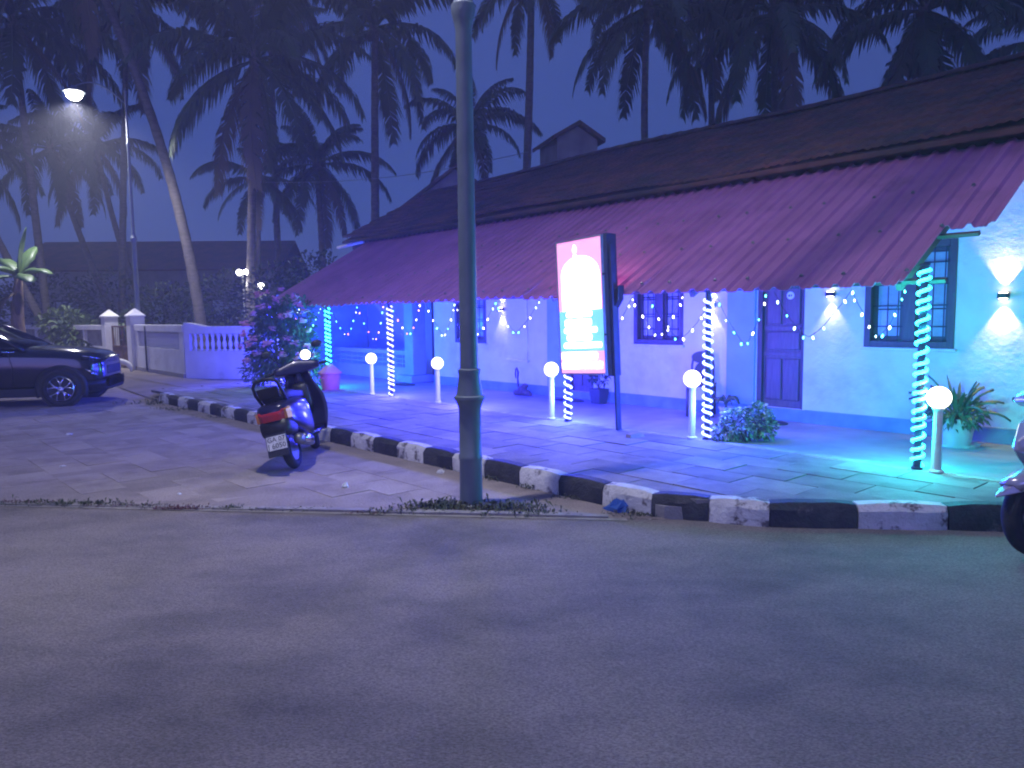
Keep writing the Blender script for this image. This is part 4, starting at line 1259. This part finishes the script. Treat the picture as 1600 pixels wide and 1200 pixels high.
# ================================================================== weeds and litter
M_weed = mat("weed", (0.06, 0.085, 0.035), (0.09, 0.085, 0.045), 6, 0.8)
M_redw = mat("reddish_weed", (0.14, 0.045, 0.05), (0.09, 0.05, 0.04), 6, 0.8)
def weeds(name, label, spots, m, seed, kind="grass"):
    rnd = random.Random(seed)
    mb = MB()
    for x, y, rx, ry, n, h in spots:
        for _ in range(n):
            p = Vector((x + rnd.gauss(0, rx), y + rnd.gauss(0, ry), 0.0))
            d = Vector((rnd.gauss(0, .7), rnd.gauss(0, .7), rnd.uniform(.25, 1.2)))
            leaf(mb, p, d, h * rnd.uniform(.4, 1.4), h * 0.09, rnd, 0.35)
    o = ob(name, mb, m)
    tag(o, label, kind, kind="stuff")
weeds("weeds", "low weeds growing around the lamp post and along the kerb", [(-0.62, 6.18, .16, .06, 420, .10), (-0.15, 6.12, .18, .06, 420, .10), (-0.95, 6.02, .14, .03, 160, .07), (.15, 5.9, .15, .04, 200, .07), (-.10, 7.25, .10, .06, 160, .09), (.25, 6.85, .10, .05, 160, .08), (.62, 6.45, .12, .05, 160, .07), (-.55, 7.75, .10, .05, 120, .08), (-3.75, 6.40, .18, .03, 220, .07), (-3.2, 6.32, .12, .02, 90, .05), (-2.4, 6.20, .06, .02, 70, .06), (-1.75, 6.12, .10, .02, 90, .05), (-6.6, 14.3, .4, .2, 260, .12), (-5.8, 13.2, .3, .12, 160, .09), (1.0, 5.85, .12, .04, 130, .06), (-4.6, 12.05, .3, .08, 120, .08), (-4.2, 6.43, .25, .02, 160, .06), (-5.3, 6.56, .3, .03, 200, .07), (-2.0, 6.14, .2, .015, 100, .04), (-6.3, 6.7, .3, .03, 160, .06), (-.4, 6.02, .3, .03, 220, .06)], M_weed, 61)
weeds("withered_weeds", "reddish withered weeds along the road edging", [(-4.45, 6.48, .22, .02, 200, .05), (-2.85, 6.22, .14, .02, 260, .05), (-1.2, 6.0, .1, .02, 60, .04), (-5.0, 6.54, .3, .015, 160, .04), (-3.4, 6.33, .2, .015, 120, .04)], M_redw, 62)
M_paper = mat("paper_litter", (0.70, 0.70, 0.68), (0.55, 0.55, 0.52), 20, 0.8)
def scrap(loc, r, label, m=M_paper, seed=0, name="litter", flat=0.6):
    rnd = random.Random(seed)
    mb = MB().sphere((0, 0, 0), r, 7, 5)
    mb.v = [(x * rnd.uniform(.5, 1.3), y * rnd.uniform(.4, 1.1), max(-0.2 * r, z * flat * rnd.uniform(.4, 1.2))) for x, y, z in mb.v]
    o = ob(name, mb, m, None, (loc[0], loc[1], loc[2] + 0.2 * r), (0, 0, rnd.uniform(0, 6)))
    tag(o, label, "litter", "scraps of litter")
scrap((-1.60, 6.94, 0.0), 0.04, "crumpled white paper on the pavers left of the lamp post", seed=1, flat=1.2)
scrap((-5.0, 8.1, 0.0), 0.04, "flat white scrap on the pavers near the left edge", seed=2, flat=.3)
scrap((-6.3, 10.4, 0.0), 0.05, "small white scrap on the pavers in front of the car", seed=3, flat=.4)
scrap((-3.1, 6.75, 0.0), 0.025, "tiny white scrap beside the road edging", seed=4, flat=.6)
scrap((-.66, 6.05, 0.0), 0.03, "white scrap in the weeds left of the lamp foot", seed=5)
scrap((-.75, 7.55, 0.0), 0.05, "white plastic scrap at the kerb behind the lamp post", seed=6)
scrap((.33, 6.95, 0.0), 0.045, "white plastic scrap at the kerb right of the lamp post", seed=7)
scrap((.86, 6.02, 0.0), 0.11, "blue plastic bag crumpled against the kerb", mat("blue_plastic", (0.03, 0.12, 0.45), None, 10, 0.4), 8, "plastic_bag", .7)
t = thing("broken_brick", "broken brick lying on the pavement in front of the signpost", "brick", (1.42, 8.62, 0.168), 0.6)
ob("brick_piece", MB().loft([[(-.09, -.05, 0), (.08, -.06, 0), (.09, .05, 0), (-.07, .06, 0)], [(-.08, -.045, .05), (.07, -.05, .06), (.08, .045, .055), (-.065, .05, .045)]]), M_dirt, t)
ob("brick_piece", MB().loft([[(.10, -.02, 0), (.17, -.03, 0), (.16, .04, 0)], [(.11, -.01, .03), (.15, -.01, .035), (.15, .03, .03)]]), M_dirt, t)

# ================================================================== vehicles
M_sbody = mat("scooter_dark_blue", (0.02, 0.018, 0.06), (0.016, 0.014, 0.05), 3, 0.28, metal=0.2, coat=0.6)
M_seat = mat("seat_vinyl", (0.02, 0.02, 0.022), None, 12, 0.55, bump=0.15, bscale=60)
M_red = mat("tail_lamp_red", (0.45, 0.02, 0.03), (0.3, 0.012, 0.02), 10, 0.15, coat=0.8)
M_amber = mat("amber_lens", (0.6, 0.22, 0.04), None, 10, 0.2, coat=0.6)
M_plate = mat("number_plate_white", (0.75, 0.75, 0.72), None, 10, 0.5)
M_ink = mat("number_plate_ink", (0.015, 0.015, 0.02), None, 10, 0.6)
M_silver = mat("silver_lilac_paint", (0.62, 0.59, 0.66), (0.55, 0.53, 0.60), 3, 0.25, metal=0.5, coat=0.7)
M_grey = mat("grey_plastic", (0.22, 0.22, 0.23), None, 10, 0.5)

def sect(x, pts):
    """closed ring from half-section points (y, z): listed bottom -> top on the +y side"""
    r = [(x, y, z) for y, z in pts]
    l = [(x, -y, z) for y, z in reversed(pts)]
    return r + l
def rsect(x, w, z0, z1, e=0.45, n=6):
    """super-ellipse ring at station x"""
    cz, hz = (z0 + z1) / 2, (z1 - z0) / 2
    out = []
    for k in range(4 * n):
        a = 2 * pi * k / (4 * n)
        c, s = cos(a), sin(a)
        out.append((x, w * math.copysign(abs(c) ** e, c), cz + hz * math.copysign(abs(s) ** e, s)))
    return out
def wheel(parent, x, r, w, z=None, rim=0.6, spokes=5, tread=True, y=0.0, name="wheel"):
    z = r if z is None else z
    k = r * (1 - rim) / 2
    wh = ob(name, MB().torus((0, 0, 0), r - k, k, 'y', 32, 12, w / (2 * k)), M_rubber, parent, (x, y, z), smooth=True)
    rr = r - 2 * k
    rb = MB().lathe([(rr * 1.03, -w * .36), (rr * 1.03, w * .36), (rr * .92, w * .34), (rr * .9, -w * .34)], 28, (0, 0, 0), 'y')
    ob("rim", rb, M_steel, wh, auto=True)
    sp = MB().lathe([(rr * .24, -w * .30), (rr * .24, w * .30)], 14, (0, 0, 0), 'y')
    for q in range(spokes):
        a = 2 * pi * q / spokes
        sp.box((cos(a) * rr * .56, 0, sin(a) * rr * .56), (rr * .76, w * .42, rr * .2), (0, -a, 0))
    ob("spokes", sp, M_steel, wh)
    return wh

def mirror(parent, y, s, hz):
    m_ = ob("mirror", MB().tube([(0.0, y, hz), (-0.03, y + s * 0.05, hz + 0.10), (-0.05, y + s * 0.10, hz + 0.17)], 0.007, 6), M_black, parent, smooth=True)
    ob("mirror_glass", MB().sphere((-0.055, y + s * 0.13, hz + 0.20), 0.06, 12, 8, (.35, 1.15, .75)), M_black, m_, smooth=True)

def scooter(label, loc, heading, lean, body, sporty=False, steer=0.0, plate=True):
    """x forward, y left, origin on the ground midway between the wheels"""
    t = thing("motor_scooter", label, "scooter", loc, rot=(lean, 0, heading), group="parked scooters")
    rw = 0.235 if not sporty else 0.27
    wheel(t, -0.62, 0.235, 0.105)
    # engine case and swing arm, exhaust
    ob("engine", MB().loft([rsect(-.66, .05, .17, .30), rsect(-.5, .08, .14, .36), rsect(-.25, .09, .16, .38), rsect(-.1, .06, .2, .34)]), M_grey, t, (0, .1, 0), smooth=True)
    ob("exhaust", MB().tube([(-.1, -.10, .22), (-.3, -.15, .2), (-.45, -.165, .24), (-.85, -.175, .33), (-.9, -.175, .34)], [.022, .03, .055, .06, .03], 12), M_steel, t, smooth=True)
    ob("exhaust_shield", MB().tube([(-.5, -.205, .26), (-.8, -.215, .33)], [.035, .035], 10, flat=1.4), M_chrome, t, smooth=True)
    # rear body with tail
    rb = ob("rear_body", MB().loft([rsect(-.02, .11, .30, .66, .6), rsect(-.10, .18, .26, .71, .55), rsect(-.30, .225, .28, .74, .5), rsect(-.55, .23, .34, .76, .5), rsect(-.78, .20, .44, .76, .5), rsect(-.93, .155, .52, .75, .5), rsect(-.99, .10, .56, .72, .6)]), body, t, smooth=True)
    for s in (-1, 1):
        ob("side_trim", MB().tube([(-.12, s * .172, .46), (-.4, s * .212, .50), (-.75, s * .183, .58)], .008, 6), M_chrome, rb, smooth=True)
    ob("rear_mudguard", MB().loft([rsect(-.70, .075, .40, .46, .6), rsect(-.88, .085, .36, .44, .6), rsect(-.96, .085, .28, .36, .6), rsect(-1.0, .08, .22, .27, .6)]), M_black, t, smooth=True)
    ob("seat", MB().loft([rsect(.04, .08, .70, .76, .6), rsect(-.05, .13, .70, .80, .55), rsect(-.3, .15, .71, .82, .55), rsect(-.42, .155, .72, .84, .55), rsect(-.65, .15, .74, .87, .55), rsect(-.80, .11, .75, .86, .6)]), M_seat, t, smooth=True)
    # pillion backrest: loop of tube with pad
    loop = [(-.74, -.13, .74), (-.86, -.14, .86), (-.91, -.13, .95), (-.925, -.09, 1.0), (-.93, 0, 1.015), (-.925, .09, 1.0), (-.91, .13, .95), (-.86, .14, .86), (-.74, .13, .74)]
    gr = ob("grab_rail", MB().tube(loop, .017, 8), M_black, t, smooth=True)
    ob("backrest_pad", MB().loft([[(-.86 - .05 * k / 4 - .012, y, .80 + .12 * k / 4) for y in (-.11, .11)] + [(-.86 - .05 * k / 4 + .025, y, .80 + .12 * k / 4) for y in (.11, -.11)] for k in range(5)]), M_seat, gr, bevel=0.01)
    # tail lamp and indicators
    tl = ob("tail_lamp", MB().loft([[(-.965, y, z) for y, z in ((-.14, .57), (.14, .57), (.15, .69), (-.15, .69))], [(-1.01, y, z) for y, z in ((-.09, .575), (.09, .575), (.10, .65), (-.10, .65))]]), M_red, t, bevel=0.012)
    for s in (-1, 1):
        ob("indicator", MB().loft([[(-.90, s * y, z) for y, z in ((.14, .56), (.19, .57), (.19, .68), (.14, .69))], [(-.975, s * y, z) for y, z in ((.13, .575), (.16, .58), (.16, .67), (.13, .68))]]), M_amber, tl)
    # rear bumper skirt and number plate
    ob("tail_skirt", MB().loft([rsect(-.78, .18, .38, .54, .5), rsect(-.93, .165, .40, .58, .5), rsect(-1.0, .14, .44, .59, .5)]), M_black, t, smooth=True)
    if plate:
        pl_ = ob("number_plate", MB().box((0, 0, 0), (.008, .20, .145)), M_plate, t, (-1.045, 0, .36), (0, 0.28, 0))
        ob("plate_holder", MB().box((.008, 0, -.02), (.008, .215, .24)), M_black, pl_)
        text_mesh("GA 07", 0.070, M_ink, "plate_text", pl_, (-.0052, 0, .034), (pi / 2, 0, -pi / 2), 0.0006)
        text_mesh("J 6050", 0.074, M_ink, "plate_text", pl_, (-.0052, 0, -.034), (pi / 2, 0, -pi / 2), 0.0006)
    # floor and apron
    ob("floorboard", MB().loft([rsect(-.12, .13, .25, .31, .4), rsect(.1, .16, .25, .30, .4), rsect(.36, .17, .25, .31, .4)]), body, t, smooth=True)
    ap = []
    for k in range(8):
        s = k / 7
        z = .25 + .72 * s
        x = .36 + .10 * sin(pi * s * .55) - .02 * s
        w = (.20 + .065 * sin(pi * min(1, s * 1.2))) * (1 - .26 * max(0, s - .6) / .4)
        ring = []
        for j in range(9):
            q = -1 + 2 * j / 8
            ring.append((x + .035 * (1 - q * q) - .05 * q * q, w * q, z))
        for j in range(9):
            q = 1 - 2 * j / 8
            ring.append((x + .035 * (1 - q * q) * 3.2 + .015 - .04 * q * q, w * q * .98, z))
        ap.append(ring)
    a_ = ob("apron", MB().loft(ap), body, t, smooth=True)
    ob("inner_panel", MB().loft([rsect(.375, .11, .50, .86, .5), rsect(.31, .10, .55, .84, .5)]), M_black, a_, smooth=True)
    # front end
    fr = link("front_end", None, t, (.44, 0, 0), (0, 0, steer))
    fr.empty_display_size = 0.05
    fx_ = .64 - .44
    wheel(fr, fx_, rw, 0.10 if not sporty else .12)
    ob("fork", MB().tube([(fx_ - .01, .075, rw), (fx_ - .10, .07, .48), (.02, .03, .80)], .018, 8).tube([(fx_ - .01, -.075, rw), (fx_ - .10, -.07, .48), (.02, -.03, .80)], .018, 8), M_black, fr, smooth=True)
    fpts = []
    for k in range(9):
        a2 = R((-15 if not sporty else 42) + (150 if not sporty else 110) * k / 8)
        rr = rw + .035 + (.02 if k in (0,) else 0)
        w = .075 * (sin(pi * (.14 + .72 * k / 8)) ** .5) + (0.0 if not sporty else .012)
        cx, cz = fx_ + rr * cos(a2), rw + rr * sin(a2)
        nx, nz = cos(a2), sin(a2)
        fpts.append([(cx - nx * .06, -w * 1.15, cz - nz * .06), (cx, -w, cz), (cx + nx * .02, 0, cz + nz * .02), (cx, w, cz), (cx - nx * .06, w * 1.15, cz - nz * .06), (cx - nx * .02, 0, cz - nz * .005)])
    ob("front_mudguard", MB().loft(fpts), body, fr, smooth=True)
    hc = [(0.0, 0.0)]
    ob("handlebar_cowl", MB().loft([[(x * (1.1 - abs(y)) + .02 - abs(y) * .12, y, 1.045 - abs(y) * .05 + (z - 1.04) * (1.35 - 2.6 * abs(y))) for x, z in ((-.09, .99), (.05, .96), (.12, 1.02), (.07, 1.10), (-.05, 1.11))] for y in (-.27, -.2, -.12, -.04, .04, .12, .2, .27)]), body, fr, bevel=0.02, smooth=True)
    ob("steering_column", MB().tube([(.02, 0, .80), (0, 0, 1.0)], .05, 10), body, fr, smooth=True)
    ob("headlamp", MB().sphere((.115, 0, 1.03), .07, 14, 10, (.5, 1.3, .8)), M_chrome, fr, smooth=True)
    for s in (-1, 1):
        ob("grip", MB().tube([(-.02, s * .24, 1.035), (-.06, s * .38, 1.025)], .018, 10), M_rubber, fr, smooth=True)
        ob("brake_lever", MB().tube([(.02, s * .18, 1.035), (.03, s * .25, 1.03), (-.01, s * .33, 1.02)], .006, 6), M_steel, fr, smooth=True)
        if not sporty or s > 0:
            mirror(fr, s * .17, s, 1.07)
    if sporty:
        ob("beak", MB().loft([[(.10, y, z) for y, z in ((-.17, .56), (.17, .56), (.19, .72), (.15, .92), (-.15, .92), (-.19, .72))], [(.24, y, z) for y, z in ((-.10, .64), (.10, .64), (.12, .73), (.08, .88), (-.08, .88), (-.12, .73))], [(.36, y, z) for y, z in ((-.02, .70), (.02, .70), (.025, .725), (.015, .76), (-.015, .76), (-.025, .725))]]), body, fr, bevel=0.012)
        ob("fender_tip", MB().loft([[(fx_ - .02, y, z) for y, z in ((-.085, .50), (.085, .50), (.08, .60), (-.08, .60))], [(fx_ + .18, y, z) for y, z in ((-.06, .44), (.06, .44), (.05, .51), (-.05, .51))], [(fx_ + .33, y, z) for y, z in ((-.01, .405), (.01, .405), (.01, .425), (-.01, .425))]]), body, fr, bevel=0.01)
    # stand, floor tube
    ob("side_stand", MB().tube([(-.05, .10, .26), (-.12, .26, .06), (-.13, .29, .02 - .28 * sin(abs(lean)) + .03)], .012, 6), M_steel, t, smooth=True)
    ob("footrest", MB().tube([(-.2, -.12, .27), (-.22, -.24, .28)], .012, 6).tube([(-.2, .12, .27), (-.22, .22, .28)], .012, 6), M_black, t)
    return t
scooter("dark blue scooter leaning on its stand with its number plate to the street", (-2.36, 8.50, 0.004), R(90 + 2), R(-13), M_sbody, steer=R(22))
scooter("silver scooter at the right edge, only its front wheel and nose in view", (4.06, 4.78, 0.004), R(184), R(6), M_silver, sporty=True, plate=False, steer=R(10))

# ------------------------------------------------------------------ dark car, nose to the right
M_car = mat("dark_car_paint", (0.012, 0.013, 0.017), (0.010, 0.011, 0.015), 2, 0.16, metal=0.3, coat=1.0)
M_clad = mat("car_cladding", (0.02, 0.02, 0.021), None, 20, 0.6)
M_cg = glass("car_glass", (0.012, 0.014, 0.016), 0.05)
car = thing("parked_car", "dark car parked at the left edge with bright alloy wheels", "car", (-8.70, 14.73, 0.0), R(14))
# local: x forward (to the right), origin under the front axle centre
def csec(x, w, zb, zs, zt, crown=0.72):
    return sect(x, [(w * .80, zb), (w * .96, zb + .06), (w, zb + .22), (w * .995, zs - .10), (w * .955, zs), (w * crown, zt - .015), (w * .35, zt)])
body = ob("body", MB().loft([csec(-3.45, .70, .46, .98, 1.06), csec(-3.35, .82, .34, 1.04, 1.12), csec(-2.9, .87, .28, 1.06, 1.14), csec(-2.0, .885, .26, 1.06, 1.14), csec(-1.0, .885, .26, 1.045, 1.13), csec(-.75, .885, .26, 1.035, 1.15), csec(-.35, .885, .27, 1.02, 1.13), csec(.1, .88, .28, .995, 1.10), csec(.38, .85, .29, .96, 1.06), csec(.55, .78, .30, .91, 1.01), csec(.66, .67, .32, .84, .94), csec(.70, .54, .38, .74, .82)]), M_car, car, sub=2, smooth=True)
def gsec(x, wb, wt, zb, zt):
    return [(x, wb, zb), (x, (wb + wt) / 2 + .02, (zb + zt) / 2), (x, wt, zt - .05), (x, wt * .8, zt), (x, 0, zt + .015), (x, -wt * .8, zt), (x, -wt, zt - .05), (x, -(wb + wt) / 2 - .02, (zb + zt) / 2), (x, -wb, zb)]
ob("windows", MB().loft([gsec(-.62, .78, .72, 1.11, 1.16), gsec(-.95, .80, .68, 1.05, 1.27), gsec(-1.35, .80, .64, 1.05, 1.49), gsec(-1.6, .80, .62, 1.05, 1.555), gsec(-2.4, .80, .62, 1.05, 1.56), gsec(-2.9, .78, .60, 1.05, 1.47), gsec(-3.25, .74, .62, 1.05, 1.20)]), M_cg, body, smooth=True)
ob("roof_panel", MB().loft([[(x, .66 * w, z), (x, .5 * w, z + .04), (x, 0, z + .055), (x, -.5 * w, z + .04), (x, -.66 * w, z), (x, 0, z - .01)] for x, w, z in ((-1.42, .95, 1.49), (-1.6, .97, 1.54), (-2.4, .97, 1.55), (-2.9, .93, 1.47))]), M_car, body, smooth=True)
for s in (-1, 1):
    ob("pillar", MB().tube([(-.60, s * .80, 1.06), (-.95, s * .755, 1.27), (-1.38, s * .68, 1.49), (-1.6, s * .655, 1.55), (-2.4, s * .655, 1.555), (-2.92, s * .64, 1.47), (-3.28, s * .73, 1.14)], .035, 8), M_car, body, smooth=True)
    ob("pillar", MB().tube([(-1.95, s * .83, 1.05), (-2.0, s * .70, 1.5)], .035, 6), M_clad, body)
    ob("door_line", MB().tube([(-.80, s * .888, .40), (-.80, s * .889, .80), (-.86, s * .862, 1.0)], .006, 5), M_clad, body)
    ob("sill", MB().bx(-2.25, -.42, s * .885 - .02, s * .885 + .02, .20, .36), M_clad, body, bevel=0.015)
    ob("waist_strip", MB().tube([(-.75, s * .862, 1.045), (-2.0, s * .866, 1.05), (-3.2, s * .80, 1.04)], .012, 6), M_chrome, body, smooth=True)
    ob("door_handle", MB().tube([(-1.62, s * .89, .88), (-1.70, s * .912, .89), (-1.85, s * .912, .89), (-1.92, s * .89, .88)], .012, 6), M_car, body, smooth=True)
    m_ = ob("wing_mirror", MB().sphere((-.98, s * .98, 1.09), .10, 12, 8, (.7, 1.0, .7)), M_car, body, smooth=True)
    ob("mirror_arm", MB().tube([(-.95, s * .82, 1.04), (-.97, s * .92, 1.06)], .02, 6), M_clad, m_)
    # headlamp and daytime lamp strip
    hl = ob("headlamp", MB().loft([[(x, s * y, z) for y, z in ((yy, zz), (yy + .03, zz + .02), (yy + .02, zz + .075), (yy - .02, zz + .07))] for x, yy, zz in ((.34, .835, .86), (.50, .765, .84), (.62, .64, .80), (.67, .5, .78))]), M_cg, body, smooth=True)
    ob("lamp_strip", MB().tube([(.38, s * .868, .945), (.52, s * .80, .92), (.63, s * .68, .88)], .011, 6), M_chrome, hl, smooth=True)
    ob("fog_lamp_trim", MB().tube([(.42, s * .858, .70), (.52, s * .81, .62), (.59, s * .75, .57)], .015, 6), M_chrome, body, smooth=True)
    for wx in (0.0, -2.55):
        ar = MB()
        seg = 20
        ring = []
        for k in range(seg + 1):
            a = R(-22 + 224 * k / seg)
            ca_, sa_ = cos(a), sin(a)
            ring.append([(wx + r_ * ca_, s * yy, .34 + r_ * sa_) for r_, yy in ((.375, .80), (.375, .905), (.385, .915), (.445, .905), (.45, .84))])
        ar.loft(ring, cap=True)
        ob("arch_cladding", ar, M_clad, body, smooth=True)
        ob("wheel_well", MB().lathe([(.0, s * .84), (.375, s * .84), (.375, s * .893), (.0, s * .893)], 24, (wx, 0, .34), 'y'), M_black, body)
        wh = ob("wheel", MB().torus((0, 0, 0), .285, .062, 'y', 36, 10, 1.75), M_rubber, car, (wx, s * .86, .342), smooth=True)
        ob("rim", MB().lathe([(.235, s * .02), (.238, s * .085), (.222, s * .095), (.212, s * .08), (.208, s * .03)], 32, (0, 0, 0), 'y'), M_chrome, wh, auto=True)
        ob("brake_disc", MB().lathe([(.0, s * .02), (.15, s * .02), (.15, s * .03), (.0, s * .03)], 24, (0, 0, 0), 'y'), M_black, wh)
        sp = MB()
        for q in range(5):
            a0 = 2 * pi * q / 5 + .3
            for d in (-.16, .16):
                sp.tube([(.05 * cos(a0 + d * .5), s * .072, .05 * sin(a0 + d * .5)), (.12 * cos(a0 + d * .7), s * .078, .12 * sin(a0 + d * .7)), (.215 * cos(a0 + d * 1.9), s * .080, .215 * sin(a0 + d * 1.9))], [.018, .014, .013], 6)
        sp.lathe([(.055, s * .05), (.055, s * .085), (.03, s * .095), (0, s * .095)], 16, (0, 0, 0), 'y')
        ob("spokes", sp, M_chrome, wh, smooth=True)
ob("grille", MB().box((.675, 0, .66), (.06, .9, .18)), M_clad, body, bevel=0.02)
ob("bumper", MB().loft([csec(.34, .872, .24, .46, .50), csec(.54, .81, .25, .46, .50), csec(.69, .68, .27, .46, .50), csec(.74, .54, .30, .44, .48)]), M_clad, body, smooth=True)
ob("tail_lamp", MB().box((-3.36, .7, .86), (.1, .26, .14)), M_red, body, bevel=0.02)
ob("tail_lamp", MB().box((-3.36, -.7, .86), (.1, .26, .14)), M_red, body, bevel=0.02)

# ================================================================== haze volume added to stand in for lens veil and lamp glow
M_haze = bpy.data.materials.new("veil_haze")
M_haze.use_nodes = True
_hn = M_haze.node_tree
_hn.nodes.clear()
_ho = _hn.nodes.new("ShaderNodeOutputMaterial")
_hv = _hn.nodes.new("ShaderNodeVolumePrincipled")
_hv.inputs["Color"].default_value = (0.85, 0.88, 1.0, 1)
_hv.inputs["Density"].default_value = 0.0055
_hv.inputs["Anisotropy"].default_value = 0.3
_hn.links.new(_hv.outputs[0], _ho.inputs["Volume"])
haze = ob("haze", MB().bx(-80, 80, -30, 90, -1.1, 24), M_haze)
tag(haze, kind="stuff")
scene.cycles.volume_bounces = 0
